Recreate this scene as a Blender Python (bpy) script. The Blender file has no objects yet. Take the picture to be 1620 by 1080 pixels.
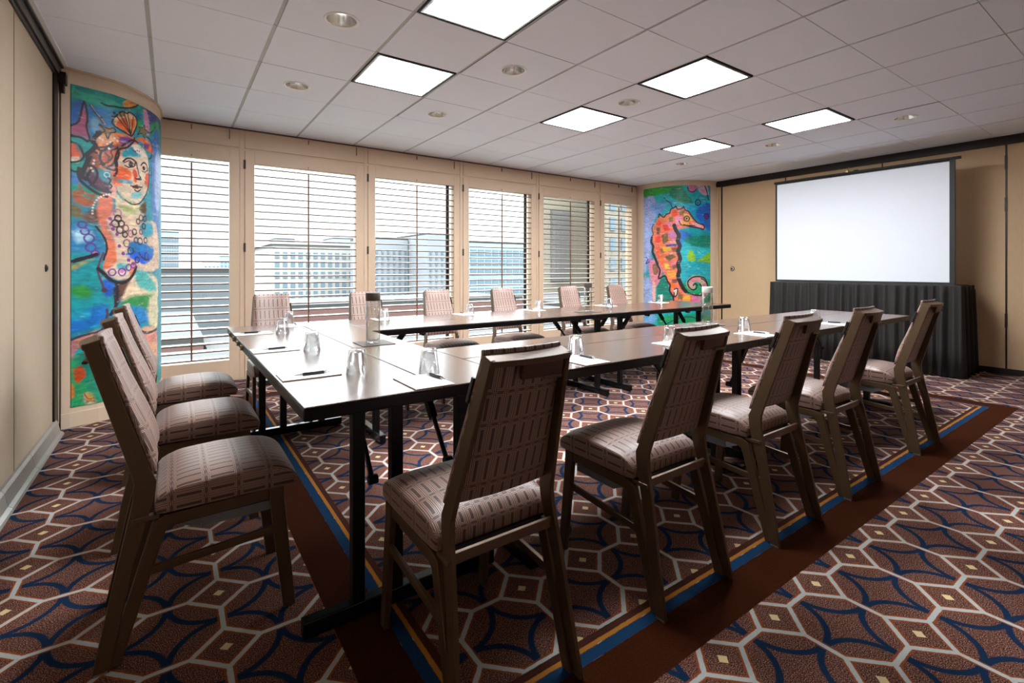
import bpy, bmesh, math, random
import numpy as np
from mathutils import Vector, Matrix
random.seed(7)
S = bpy.context.scene
C = S.collection
PI = math.pi

# ---------------------------------------------------------------- camera
YAW = 0.611
cam_d = bpy.data.cameras.new('camera'); cam = bpy.data.objects.new('camera', cam_d); C.objects.link(cam)
cam.location = (0, 0, 1.13); cam.rotation_euler = (PI/2, 0, -YAW)
cam_d.sensor_width = 36.0; cam_d.lens = 36.0*768/1620
cam_d.shift_y = -114.7/1620
cam_d.clip_start = 0.05; cam_d.clip_end = 1000
S.camera = cam
# ---------------------------------------------------------------- sky and exposure
SKY = 1.3
PANEL = 36.0
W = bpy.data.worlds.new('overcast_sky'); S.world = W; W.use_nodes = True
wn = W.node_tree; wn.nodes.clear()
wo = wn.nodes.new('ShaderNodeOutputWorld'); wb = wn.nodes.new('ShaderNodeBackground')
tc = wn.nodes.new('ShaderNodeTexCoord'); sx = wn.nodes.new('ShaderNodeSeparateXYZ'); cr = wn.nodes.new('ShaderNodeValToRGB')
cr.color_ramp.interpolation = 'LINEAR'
# bright overcast sky: pale at the horizon, several times brighter overhead
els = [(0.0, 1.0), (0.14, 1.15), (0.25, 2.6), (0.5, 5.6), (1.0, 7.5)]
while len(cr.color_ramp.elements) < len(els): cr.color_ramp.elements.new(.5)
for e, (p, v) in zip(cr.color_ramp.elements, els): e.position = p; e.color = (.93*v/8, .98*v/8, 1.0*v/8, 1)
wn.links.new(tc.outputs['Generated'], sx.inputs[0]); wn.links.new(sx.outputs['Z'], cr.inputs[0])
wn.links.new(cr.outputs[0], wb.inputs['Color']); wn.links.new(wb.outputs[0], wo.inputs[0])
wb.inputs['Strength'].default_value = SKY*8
S.view_settings.view_transform = 'Standard'; S.view_settings.look = 'None'
S.view_settings.exposure = 0.98; S.view_settings.gamma = 1.0
S.view_settings.use_curve_mapping = False

CEIL = 2.56; WX0 = -0.66; WX1 = 7.35; WY1 = 5.64; WY0 = -2.6

# ---------------------------------------------------------------- materials
def srgb(h):
    v = [int(h[i:i+2], 16)/255 for i in (0, 2, 4)]
    return tuple(((c/12.92) if c <= .04045 else ((c+.055)/1.055)**2.4) for c in v)
class NT:
    def __init__(s, name):
        s.m = bpy.data.materials.new(name); s.m.use_nodes = True; s.t = s.m.node_tree
        s.b = s.t.nodes['Principled BSDF']; s.o = s.t.nodes['Material Output']
    def n(s, typ, **kw):
        nd = s.t.nodes.new(typ)
        for k, v in kw.items(): setattr(nd, k, v)
        return nd
    def l(s, a, b): s.t.links.new(a, b)
    def put(s, x, inp):
        if isinstance(x, (int, float)): inp.default_value = x
        elif isinstance(x, tuple): inp.default_value = x if len(x) == 4 else (*x, 1) if inp.type == 'RGBA' else x
        else: s.l(x, inp)
    def math(s, op, a, b=None, c=None, clamp=False):
        nd = s.n('ShaderNodeMath', operation=op, use_clamp=clamp); s.put(a, nd.inputs[0])
        if b is not None: s.put(b, nd.inputs[1])
        if c is not None: s.put(c, nd.inputs[2])
        return nd.outputs[0]
    def mix(s, f, a, b):
        nd = s.n('ShaderNodeMix', data_type='RGBA'); s.put(f, nd.inputs[0]); s.put(a, nd.inputs[6]); s.put(b, nd.inputs[7]); return nd.outputs[2]
    def noise(s, scale, detail=2, vec=None, rough=.5):
        nd = s.n('ShaderNodeTexNoise'); nd.inputs['Scale'].default_value = scale; nd.inputs['Detail'].default_value = detail; nd.inputs['Roughness'].default_value = rough
        if vec is not None: s.l(vec, nd.inputs['Vector'])
        return nd.outputs['Fac']
    def pos(s):
        g = s.n('ShaderNodeNewGeometry'); return g.outputs['Position']
    def obj(s): return s.n('ShaderNodeTexCoord').outputs['Object']
    def bump(s, h, strength=.3, dist=.002):
        nd = s.n('ShaderNodeBump'); nd.inputs['Strength'].default_value = strength; nd.inputs['Distance'].default_value = dist
        s.l(h, nd.inputs['Height']); s.l(nd.outputs[0], s.b.inputs['Normal'])
    def step(s, x, a, soft):   # 1 where x<a
        nd = s.n('ShaderNodeMapRange', interpolation_type='SMOOTHSTEP'); s.put(x, nd.inputs[0]); s.put(a-soft, nd.inputs[1]); s.put(a+soft, nd.inputs[2])
        nd.inputs[3].default_value = 1; nd.inputs[4].default_value = 0; return nd.outputs[0]
def mat(name, col, rough=.5, metal=0., spec=.5, coat=0., var=0., vscale=8., bump=0., bscale=200.):
    k = NT(name); k.b.inputs['Roughness'].default_value = rough; k.b.inputs['Metallic'].default_value = metal
    k.b.inputs['Specular IOR Level'].default_value = spec; k.b.inputs['Coat Weight'].default_value = coat
    c = srgb(col) if isinstance(col, str) else col
    if var:
        f = k.noise(vscale, 3, k.obj()); k.l(k.mix(f, tuple(x*(1-var) for x in c), tuple(min(1, x*(1+var)) for x in c)), k.b.inputs['Base Color'])
    else: k.b.inputs['Base Color'].default_value = (*c, 1)
    if bump: k.bump(k.noise(bscale, 2, k.obj()), bump, .001)
    return k.m
M = {}
M['frame'] = mat('beige_paint', 'cdb298', .5, var=.03)
M['column'] = mat('column_paint', 'd2bba2', .55, var=.03)
M['louver'] = mat('louver_white', 'f4f1e8', .45)
M['louver_edge'] = mat('louver_brown_edge', '5a4030', .6)
M['rod'] = mat('rod_brown', '6b4424', .5)
M['dark'] = mat('dark_bronze_trim', '1f120d', .4, .3)
M['track'] = mat('track_bronze', '33241c', .35, .5)
M['base'] = mat('vinyl_cove_grey', '8a8780', .28, var=.1)
M['baseblack'] = mat('black_baseboard', '120c0b', .5)
M['tile'] = mat('ceiling_tile_white', 'e9edf7', .9, var=.02, vscale=2., bump=.15, bscale=400)
M['grid'] = mat('ceiling_grid_grey', 'b0b0b0', .5)
M['reveal'] = mat('light_reveal_black', '0c0c0c', .6)
M['alu'] = mat('brushed_aluminium', 'b8b8b8', .3, .9)
M['mirror'] = mat('reflector_silver', 'e0e0e0', .16, .95)
M['trimw'] = mat('white_enamel', 'f0f0ee', .3)
M['chairm'] = mat('bronze_chair_metal', '57432f', .38, .35, var=.08)
M['chairtop'] = mat('bronze_top_rail', '5f4836', .4, .3)
M['handle'] = mat('brown_plastic', '4e2c24', .4)
M['blackp'] = mat('black_plastic', '0b0a0a', .45)
M['steel'] = mat('grey_steel_pan', '8d979c', .3, .8)
M['tableedge'] = mat('table_edge_black', '0b0809', .38, spec=.25)
M['legblack'] = mat('powder_black_steel', '08080a', .4, spec=.3)
M['footmetal'] = mat('foot_bar_black', '17191b', .22, .4)
M['paper'] = mat('white_paper', 'f6f4ee', .7)
M['padback'] = mat('pad_brown_board', '6b4a34', .8)
M['penblue'] = mat('pen_navy', '141a30', .25, coat=.4)
M['pensilver'] = mat('pen_silver', 'c4c4c6', .2, .9)
M['tray'] = mat('leatherette_tray', '4b433c', .55, bump=.2)
M['capgrey'] = mat('bottle_cap_taupe', '453d35', .45)
M['capwhite'] = mat('bottle_cap_pale_grey', 'c9c8c4', .45)
M['skirt'] = mat('black_skirt_cloth', '0f0907', .75, var=.15, bump=.3, bscale=600)
M['screenframe'] = mat('screen_black', '0a0908', .6)
M['hook'] = mat('hook_brass', 'a08c60', .35, .8)
M['jamb'] = mat('window_jamb_dark', '2a1d15', .6)

# wall vinyl
def wallmat(name, col):
    k = NT(name); c = srgb(col); mp = k.n('ShaderNodeMapping'); mp.inputs['Scale'].default_value = (1, 1, .25); k.l(k.obj(), mp.inputs[0])
    f = k.noise(40, 4, mp.outputs[0]); g = k.noise(350, 2, mp.outputs[0])
    ff = k.math('ADD', k.math('MULTIPLY', f, .5), k.math('MULTIPLY', g, .5))
    k.l(k.mix(ff, tuple(x*.86 for x in c), tuple(x*1.1 for x in c)), k.b.inputs['Base Color']); k.b.inputs['Roughness'].default_value = .75
    k.bump(g, .15, .001); return k.m
M['wall'] = wallmat('wall_vinyl_beige', 'c6a783')
M['wallleft'] = wallmat('wall_vinyl_taupe', 'ad9b85')

# emitters
def emis(name, col, st):
    k = NT(name); k.b.inputs['Base Color'].default_value = (*col, 1); k.b.inputs['Emission Color'].default_value = (*col, 1); k.b.inputs['Emission Strength'].default_value = st
    k.b.inputs['Roughness'].default_value = .6; return k.m
M['panel'] = emis('light_diffuser', (.94, .97, 1.), PANEL)
M['bulb'] = emis('downlight_lamp', (1., .95, .88), 4.)
k = NT('screen_fabric'); k.b.inputs['Base Color'].default_value = (.50, .52, .56, 1); k.b.inputs['Emission Color'].default_value = (.86, .90, .97, 1)
k.b.inputs['Emission Strength'].default_value = .08; k.b.inputs['Roughness'].default_value = .8; M['screen'] = k.m  # slight glow added to the fabric to lift the screen's brightness

# table laminate: dark walnut with a satin sheen
k = NT('table_walnut_laminate'); mp = k.n('ShaderNodeMapping'); mp.inputs['Scale'].default_value = (2.2, 30, 2); k.l(k.n('ShaderNodeTexCoord').outputs['UV'], mp.inputs[0])
f = k.noise(4, 5, mp.outputs[0], .6); k.l(k.mix(f, srgb('3d281e'), srgb('5c3d2c')), k.b.inputs['Base Color'])
k.b.inputs['Roughness'].default_value = .24; k.b.inputs['Specular IOR Level'].default_value = 1.; k.b.inputs['IOR'].default_value = 1.55; k.b.inputs['Coat Weight'].default_value = .4; k.b.inputs['Coat Roughness'].default_value = .2; k.b.inputs['Coat IOR'].default_value = 1.6
M['table'] = k.m

# glass
def glassmat(name, tint=(1, 1, 1), rough=0.):
    k = NT(name); k.b.inputs['Base Color'].default_value = (*tint, 1); k.b.inputs['Roughness'].default_value = rough
    k.b.inputs['Transmission Weight'].default_value = 1; k.b.inputs['IOR'].default_value = 1.45; return k.m
def thin(name, col=(.985, .99, .99), base=.10, edge=.8):
    k = NT(name); k.t.nodes.remove(k.b); a = k.n('ShaderNodeBsdfTransparent'); a.inputs[0].default_value = (*col, 1); g = k.n('ShaderNodeBsdfGlossy'); g.inputs['Roughness'].default_value = .02
    lw = k.n('ShaderNodeLayerWeight'); lw.inputs[0].default_value = .5; p = k.math('POWER', lw.outputs['Facing'], 2.6); f = k.math('ADD', base, k.math('MULTIPLY', p, edge), clamp=True)
    dk = k.math('POWER', lw.outputs['Facing'], 5.); k.l(k.mix(dk, col, (.22, .24, .26)), a.inputs[0])
    mx = k.n('ShaderNodeMixShader'); k.l(f, mx.inputs[0]); k.l(a.outputs[0], mx.inputs[1]); k.l(g.outputs[0], mx.inputs[2]); k.l(mx.outputs[0], k.o.inputs[0]); return k.m
M['glass'] = thin('clear_glass')
M['water'] = thin('water', (.96, .97, .92), .02, .35)
k = NT('window_glass'); k.t.nodes.remove(k.b); a = k.n('ShaderNodeBsdfTransparent'); a.inputs[0].default_value = (.95, .97, .97, 1); g = k.n('ShaderNodeBsdfGlossy'); g.inputs['Roughness'].default_value = .02
fr = k.n('ShaderNodeFresnel'); fr.inputs[0].default_value = 1.3; mx = k.n('ShaderNodeMixShader'); k.l(fr.outputs[0], mx.inputs[0]); k.l(a.outputs[0], mx.inputs[1]); k.l(g.outputs[0], mx.inputs[2]); k.l(mx.outputs[0], k.o.inputs[0]); M['pane'] = k.m

# upholstery (UV in metres): columns of nested rectangles
k = NT('woven_rectangle_fabric'); uv = k.n('ShaderNodeTexCoord').outputs['UV']; sp = k.n('ShaderNodeSeparateXYZ'); k.l(uv, sp.inputs[0])
def cell(x, p):
    return k.math('ABSOLUTE', k.math('MULTIPLY', k.math('SUBTRACT', k.math('FRACT', k.math('DIVIDE', x, p)), .5), p))
au = cell(sp.outputs[0], .031); av = cell(sp.outputs[1], .088)
dx = k.math('SUBTRACT', au, .0029); dy = k.math('SUBTRACT', av, .0305); bd = k.math('MAXIMUM', dx, dy)
def ring(d, r, w): return k.step(k.math('ABSOLUTE', k.math('SUBTRACT', d, r)), w, .0003)
lines = k.math('MAXIMUM', ring(bd, .0032, .0009), ring(bd, .0073, .0009))
vert = k.math('MULTIPLY', ring(au, .0150, .0007), k.step(av, .0385, .0004))
lines = k.math('MAXIMUM', lines, vert)
edgel = k.math('MULTIPLY', ring(av, .0418, .0007), k.math('SUBTRACT', 1., k.step(au, .0080, .0004)))
lines = k.math('MAXIMUM', lines, edgel)
core = k.step(bd, 0, .0003)
hb = k.math('MULTIPLY', k.step(k.math('SUBTRACT', .044, av), .0009, .0003), 1.)
base = k.mix(core, srgb('5a3e35'), srgb('3e2720')); base = k.mix(hb, base, srgb('44292360'[:6]))
thr = k.noise(900, 1, uv)
linec = k.mix(thr, srgb('9e7d6d'), srgb('bfa192'))
k.l(k.mix(lines, base, linec), k.b.inputs['Base Color']); k.b.inputs['Roughness'].default_value = .42
k.b.inputs['Specular IOR Level'].default_value = .7; k.b.inputs['Sheen Weight'].default_value = .2; k.b.inputs['Sheen Roughness'].default_value = .35; k.b.inputs['Sheen Tint'].default_value = (.85, .8, .85, 1)
k.bump(k.math('ADD', lines, k.math('MULTIPLY', thr, .4)), .25, .001); M['fabric'] = k.m

# carpet
k = NT('patterned_carpet'); P0 = k.pos(); sp = k.n('ShaderNodeSeparateXYZ'); 
wob = k.n('ShaderNodeTexNoise'); wob.inputs['Scale'].default_value = 60; k.l(P0, wob.inputs['Vector'])
vm = k.n('ShaderNodeVectorMath', operation='MULTIPLY_ADD'); k.l(wob.outputs['Color'], vm.inputs[0]); vm.inputs[1].default_value = (.004, .004, 0); k.l(P0, vm.inputs[2]); k.l(vm.outputs[0], sp.inputs[0])
X, Y = sp.outputs[0], sp.outputs[1]; PP = .2935
def lat(x, o): return k.math('SUBTRACT', k.math('FRACT', k.math('ADD', k.math('DIVIDE', k.math('SUBTRACT', x, o-.002), PP), .5)), .5)
x, y = lat(X, 1.312), lat(Y, 1.686); ax, ay = k.math('ABSOLUTE', x), k.math('ABSOLUTE', y)
man = k.math('ADD', ax, ay); mn = k.math('MINIMUM', ax, ay)
dd = k.math('MULTIPLY', k.math('ABSOLUTE', k.math('SUBTRACT', man, .31)), .7071)
far = k.math('GREATER_THAN', man, .31); dl = k.math('ADD', mn, k.math('MULTIPLY', k.math('SUBTRACT', 1., far), 9.))
dline = k.math('MINIMUM', dd, dl)
rr = k.math('SQRT', k.math('ADD', k.math('MULTIPLY', x, x), k.math('MULTIPLY', y, y)))
dc = k.math('ABSOLUTE', k.math('SUBTRACT', rr, .492))
fleck = k.noise(330, 1, P0, .8); fl2 = k.noise(170, 2, P0)
brown = k.mix(k.step(fleck, .44, .10), srgb('62392c'), srgb('250f07')); brown = k.mix(k.math('MULTIPLY', k.step(fleck, .66, .01), 0), brown, srgb('9a8078'))
speck = k.step(k.math('SUBTRACT', 1., fleck), .40, .025); brown = k.mix(k.math('MULTIPLY', speck, .75), brown, srgb('b09a90'))
col = k.mix(k.step(dc, .033, .008), brown, srgb('142842'))
fringe = k.step(dline, .047, .006); col = k.mix(k.math('MULTIPLY', fringe, .75), col, srgb('8e4519'))
white = k.step(dline, .026, .004); lc = k.mix(fl2, srgb('93a1a6'), srgb('bab6ac')); col = k.mix(white, col, lc)
dot = k.step(man, .062, .006); col = k.mix(dot, col, srgb('cfba8c'))
# borders: inner panel X 0.617..5.44, Y 1.065..4.72
PX0, PX1, PY0, PY1 = .617, 5.44, 1.065, 4.72
def box_d(x, y):
    a = k.math('MAXIMUM', k.math('SUBTRACT', PX0, x), k.math('SUBTRACT', x, PX1)); b = k.math('MAXIMUM', k.math('SUBTRACT', PY0, y), k.math('SUBTRACT', y, PY1)); return k.math('MAXIMUM', a, b)
bdist = box_d(X, Y)
def band(lo, hi): return k.math('MULTIPLY', k.step(bdist, hi, .0015), k.math('SUBTRACT', 1., k.step(bdist, lo, .0015)))
plain = k.mix(fl2, srgb('281006'), srgb('43200f'))
col = k.mix(band(-.028, .0), col, srgb('45261f'))
col = k.mix(band(-.004, .011), col, srgb('a8702e'))
col = k.mix(band(.013, .05), col, srgb('1a3858'))
col = k.mix(band(.05, .198), col, plain)
k.l(col, k.b.inputs['Base Color']); k.b.inputs['Roughness'].default_value = 1.; k.b.inputs['Specular IOR Level'].default_value = .04
k.b.inputs['Sheen Weight'].default_value = .0
k.bump(fleck, .5, .004); M['carpet'] = k.m

# ---------------------------------------------------------------- mesh helpers
def newbm(): return bmesh.new()
def box(bm, x0, x1, y0, y1, z0, z1, mi=0):
    v = [bm.verts.new(p) for p in ((x0,y0,z0),(x1,y0,z0),(x1,y1,z0),(x0,y1,z0),(x0,y0,z1),(x1,y0,z1),(x1,y1,z1),(x0,y1,z1))]
    for f in ((0,3,2,1),(4,5,6,7),(0,1,5,4),(1,2,6,5),(2,3,7,6),(3,0,4,7)):
        bm.faces.new([v[i] for i in f]).material_index = mi
    return v
def tube(bm, p, q, r, n=12, r2=None, mi=0):
    p, q = Vector(p), Vector(q); d = (q-p).normalized(); r2 = r if r2 is None else r2
    a = d.orthogonal().normalized(); b = d.cross(a)
    A = [bm.verts.new(p+a*math.cos(2*PI*i/n)*r+b*math.sin(2*PI*i/n)*r) for i in range(n)]
    B = [bm.verts.new(q+a*math.cos(2*PI*i/n)*r2+b*math.sin(2*PI*i/n)*r2) for i in range(n)]
    for i in range(n): bm.faces.new((A[i], A[(i+1) % n], B[(i+1) % n], B[i])).material_index = mi
    bm.faces.new(A[::-1]).material_index = mi; bm.faces.new(B).material_index = mi
def bar(bm, p, q, w, h, up=(0,0,1), mi=0):   # rectangular bar
    p, q = Vector(p), Vector(q); d = (q-p).normalized(); s = d.cross(Vector(up)).normalized(); u = s.cross(d)
    vs = []
    for c in (p, q):
        for a, b in ((-1,-1),(1,-1),(1,1),(-1,1)): vs.append(bm.verts.new(c+s*a*w/2+u*b*h/2))
    for f in ((3,2,1,0),(4,5,6,7),(0,1,5,4),(1,2,6,5),(2,3,7,6),(3,0,4,7)): bm.faces.new([vs[i] for i in f]).material_index = mi
def lathe(bm, prof, n=32, cx=0, cy=0, mi=0, closed=False):
    rings = []
    for r, z in prof:
        if r < 1e-6: rings.append([bm.verts.new((cx, cy, z))])
        else: rings.append([bm.verts.new((cx+r*math.cos(2*PI*i/n), cy+r*math.sin(2*PI*i/n), z)) for i in range(n)])
    rng = list(zip(rings, rings[1:])) + ([(rings[-1], rings[0])] if closed else [])
    for A, B in rng:
        for i in range(n):
            j = (i+1) % n
            if len(A) == 1 and len(B) == 1: continue
            if len(A) == 1: f = bm.faces.new((A[0], B[j], B[i]))
            elif len(B) == 1: f = bm.faces.new((A[i], A[j], B[0]))
            else: f = bm.faces.new((A[i], A[j], B[j], B[i]))
            f.material_index = mi
def obj(name, bm, mats, parent=None, smooth=False, bevel=0, loc=None, seg=2):
    bmesh.ops.recalc_face_normals(bm, faces=bm.faces[:])
    me = bpy.data.meshes.new(name); bm.to_mesh(me); bm.free()
    o = bpy.data.objects.new(name, me); C.objects.link(o)
    for m_ in (mats if isinstance(mats, (list, tuple)) else [mats]): me.materials.append(m_)
    if smooth:
        for p in me.polygons: p.use_smooth = True
    if bevel:
        b = o.modifiers.new('bevel', 'BEVEL'); b.width = bevel; b.segments = seg; b.limit_method = 'ANGLE'; b.angle_limit = .6
        b.harden_normals = False
    if parent: o.parent = parent
    if loc: o.location = loc
    return o
def tag(o, label, cat, group=None, kind=None):
    o['label'] = label; o['category'] = cat
    if group: o['group'] = group
    if kind: o['kind'] = kind
    return o
def thing(name, label, cat, loc=(0,0,0), rz=0, group=None):
    o = bpy.data.objects.new(name, None); C.objects.link(o); o.location = loc; o.rotation_euler = (0, 0, rz); o.empty_display_size = .05
    return tag(o, label, cat, group)
def struct(o): o['kind'] = 'structure'; return o
def copy_tree(o, parent=None):
    c = o.copy(); C.objects.link(c); c.parent = parent
    for ch in o.children: copy_tree(ch, c)
    return c
def dup(root, loc, rz, label):
    c = copy_tree(root); c.location = loc; c.rotation_euler = (0, 0, rz); c['label'] = label; return c

# ---------------------------------------------------------------- floor, walls
bm = newbm(); box(bm, WX0-.1, WX1+.1, WY0-.1, WY1+.15, -.1, 0); o = struct(obj('floor', bm, M['carpet'])); o['label'] = 'brown carpet with white octagon and diamond lattice and blue circles'
# left wall of folding partition panels
bm = newbm(); box(bm, WX0-.1, WX0, WY0-.1, 4.56, 0, CEIL+.1); box(bm, WX0-.1, WX0+.0, 4.70, WY1+.15, 0, CEIL+.1); wl = struct(obj('wall_left', bm, M['wallleft']))
bm = newbm()
for yy in (-.9, 1.3, 3.483): box(bm, WX0-.001, WX0+.0012, yy-.003, yy+.003, .09, 2.5)
obj('panel_seam', bm, M['track'], wl)
bm = newbm(); box(bm, WX0-.05, WX0+.012, 4.45, 4.70, 0, 2.5); box(bm, WX0, WX0+.02, 4.60, 4.63, 0, 2.5); obj('partition_post', bm, M['dark'], wl)
bm = newbm(); box(bm, WX0, WX0+.014, 4.565, 4.60, .05, 2.5); box(bm, WX0, WX0+.016, 4.635, 4.70, .05, 2.5); obj('end_post_strip', bm, M['wallleft'], wl)
bm = newbm(); lathe(bm, [(0, .012), (.012, .012), (.014, .008), (.02, .008), (.024, .003), (.024, 0), (0, 0)], 24); bmesh.ops.rotate(bm, verts=bm.verts, matrix=Matrix.Rotation(PI/2, 3, 'Y')); bmesh.ops.translate(bm, verts=bm.verts, vec=(WX0, 4.238, 1.135))
obj('latch_ring', bm, M['dark'], wl, smooth=True)
bm = newbm(); box(bm, WX0, WX0+.022, WY0, 4.62, 2.475, CEIL); box(bm, WX0, WX0+.012, WY0, 4.62, 2.45, 2.475); box(bm, WX0+.022, WX0+.036, WY0, 4.62, 2.54, CEIL)
struct(obj('trim_1', bm, M['track'], bevel=.002))
bm = newbm(); box(bm, WX0+.036, WX0+.06, WY0, 4.6, 2.553, CEIL); struct(obj('trim_2', bm, M['trimw']))
bm = newbm(); box(bm, WX0+.01, WX0+.055, 4.55, 4.62, 2.42, 2.50); box(bm, WX0+.02, WX0+.045, 4.56, 4.60, 2.36, 2.42); struct(obj('trim_3', bm, M['dark'], bevel=.003))
bm = newbm()
prof = [(0, 0), (.055, 0), (.05, .012), (.034, .022), (.028, .05), (.022, .085), (.012, .1), (0, .1)]
for y0, y1 in ((WY0, 2.0), (2.003, 3.2), (3.203, 3.75), (3.753, 4.5)):
    A = [bm.verts.new((WX0+a, y0, b)) for a, b in prof]; B = [bm.verts.new((WX0+a, y1, b)) for a, b in prof]
    for i in range(len(prof)-1): bm.faces.new((A[i], A[i+1], B[i+1], B[i]))
    bm.faces.new(A); bm.faces.new(B[::-1])
struct(obj('baseboard_left', bm, M['base'], smooth=False))
# right wall (behind the screen)
bm = newbm(); box(bm, WX1, WX1+.1, WY0-.1, WY1+.15, 0, CEIL+.1); wr = struct(obj('wall_right', bm, M['wall']))
bm = newbm()
for yy, w in ((4.717, .018), (4.524, .018), (3.518, .01), (2.338, .01), (1.227, .011), (.03, .01), (-1.17, .01)): box(bm, WX1-.006, WX1, yy-w/2*1.3, yy+w/2*1.3, .05, 2.48)
for zz in (.5, 1.75, 2.2): box(bm, WX1-.009, WX1, 1.218, 1.238, zz, zz+.15)
obj('panel_seam', bm, M['dark'], wr)
bm = newbm(); lathe(bm, [(0, .012), (.012, .012), (.014, .006), (.03, .006), (.038, .0), (0, 0)], 24); bmesh.ops.rotate(bm, verts=bm.verts, matrix=Matrix.Rotation(-PI/2, 3, 'Y')); bmesh.ops.translate(bm, verts=bm.verts, vec=(WX1, 4.344, 1.133)); obj('latch_ring', bm, M['dark'], wr)
bm = newbm(); lathe(bm, [(.016, .014), (.03, .008), (.016, .007)], 24, closed=True); bmesh.ops.rotate(bm, verts=bm.verts, matrix=Matrix.Rotation(-PI/2, 3, 'Y')); bmesh.ops.translate(bm, verts=bm.verts, vec=(WX1-.002, 4.344, 1.133)); obj('latch_bezel', bm, M['alu'], wr)
bm = newbm(); box(bm, WX1-.03, WX1, WY0, 4.72, 2.465, CEIL); box(bm, WX1-.05, WX1, 4.53, 4.76, 2.47, CEIL-.004); struct(obj('trim_4', bm, M['dark'], bevel=.003))
bm = newbm(); box(bm, WX1-.015, WX1, WY0, 4.72, 0, .06); struct(obj('baseboard_right', bm, M['baseblack']))
bm = newbm(); box(bm, WX0-.1, WX1+.1, WY0-.1, WY0, 0, CEIL+.1); struct(obj('wall_back', bm, M['column']))

# ---------------------------------------------------------------- columns with curved front and painted mural
cvL = [(-.66,4.62),(-.60,4.638),(-.533,4.667),(-.45,4.70),(-.362,4.748),(-.295,4.815),(-.236,4.898),(-.18,5.0),(-.14,5.096),(-.115,5.18),(-.10,5.261),(-.088,5.37),(-.085,5.485),(-.085,5.64)]
cvR = [(6.6,5.64),(6.582,5.5),(6.572,5.36),(6.575,5.196),(6.605,5.09),(6.649,5.0),(6.69,4.91),(6.745,4.83),(6.82,4.765),(6.912,4.716),(7.03,4.66),(7.146,4.62),(7.25,4.6),(7.35,4.595)]
def column(name, cv, cx):
    bm = newbm(); back = [(cv[-1][0], WY1+.1), (cv[0][0], WY1+.1)] if name == 'L' else []
    pts = list(cv)
    if name == 'L': pts = pts + [(WX0, WY1)]
    else: pts = pts + [(WX1, WY1)]
    A = [bm.verts.new((x, y, 0)) for x, y in pts]; B = [bm.verts.new((x, y, CEIL)) for x, y in pts]
    n = len(pts)
    for i in range(n): bm.faces.new((A[i], A[(i+1) % n], B[(i+1) % n], B[i]))
    bm.faces.new(A); bm.faces.new(B); return bm
def offset_strip(cv, off0, off1, z0, z1):
    bm = newbm(); N = []
    for i, (x, y) in enumerate(cv):
        a = cv[max(0, i-1)]; b = cv[min(len(cv)-1, i+1)]; t = Vector((b[0]-a[0], b[1]-a[1])).normalized(); N.append(Vector((t.y, -t.x)))
    R = []
    for (x, y), nn in zip(cv, N):
        q = [(x+nn.x*o_, y+nn.y*o_, z) for o_, z in ((off0, z0), (off1, z0), (off1, z1), (off0, z1))]; R.append([bm.verts.new(p) for p in q])
    for a, b in zip(R, R[1:]):
        for j in range(4): bm.faces.new((a[j], a[(j+1) % 4], b[(j+1) % 4], b[j]))
    bm.faces.new(R[0]); bm.faces.new(R[-1][::-1]); return bm
cl = struct(obj('wall_column_left', column('L', cvL, 0), M['column'])); crr = struct(obj('wall_column_right', column('R', cvR, 0), M['column']))
struct(obj('trim_5', offset_strip(cvL, -.002, .012, 2.545, CEIL), M['column'])); struct(obj('trim_6', offset_strip(cvR, -.002, .012, 2.535, CEIL), M['column']))
struct(obj('baseboard_column', offset_strip(cvL, -.002, .01, 0, .105), M['column'], bevel=.003))
bm = newbm(); box(bm, WX1-.02, WX1, 4.57, 4.72, 0, 2.5); struct(obj('trim_7', bm, M['wall']))

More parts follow.
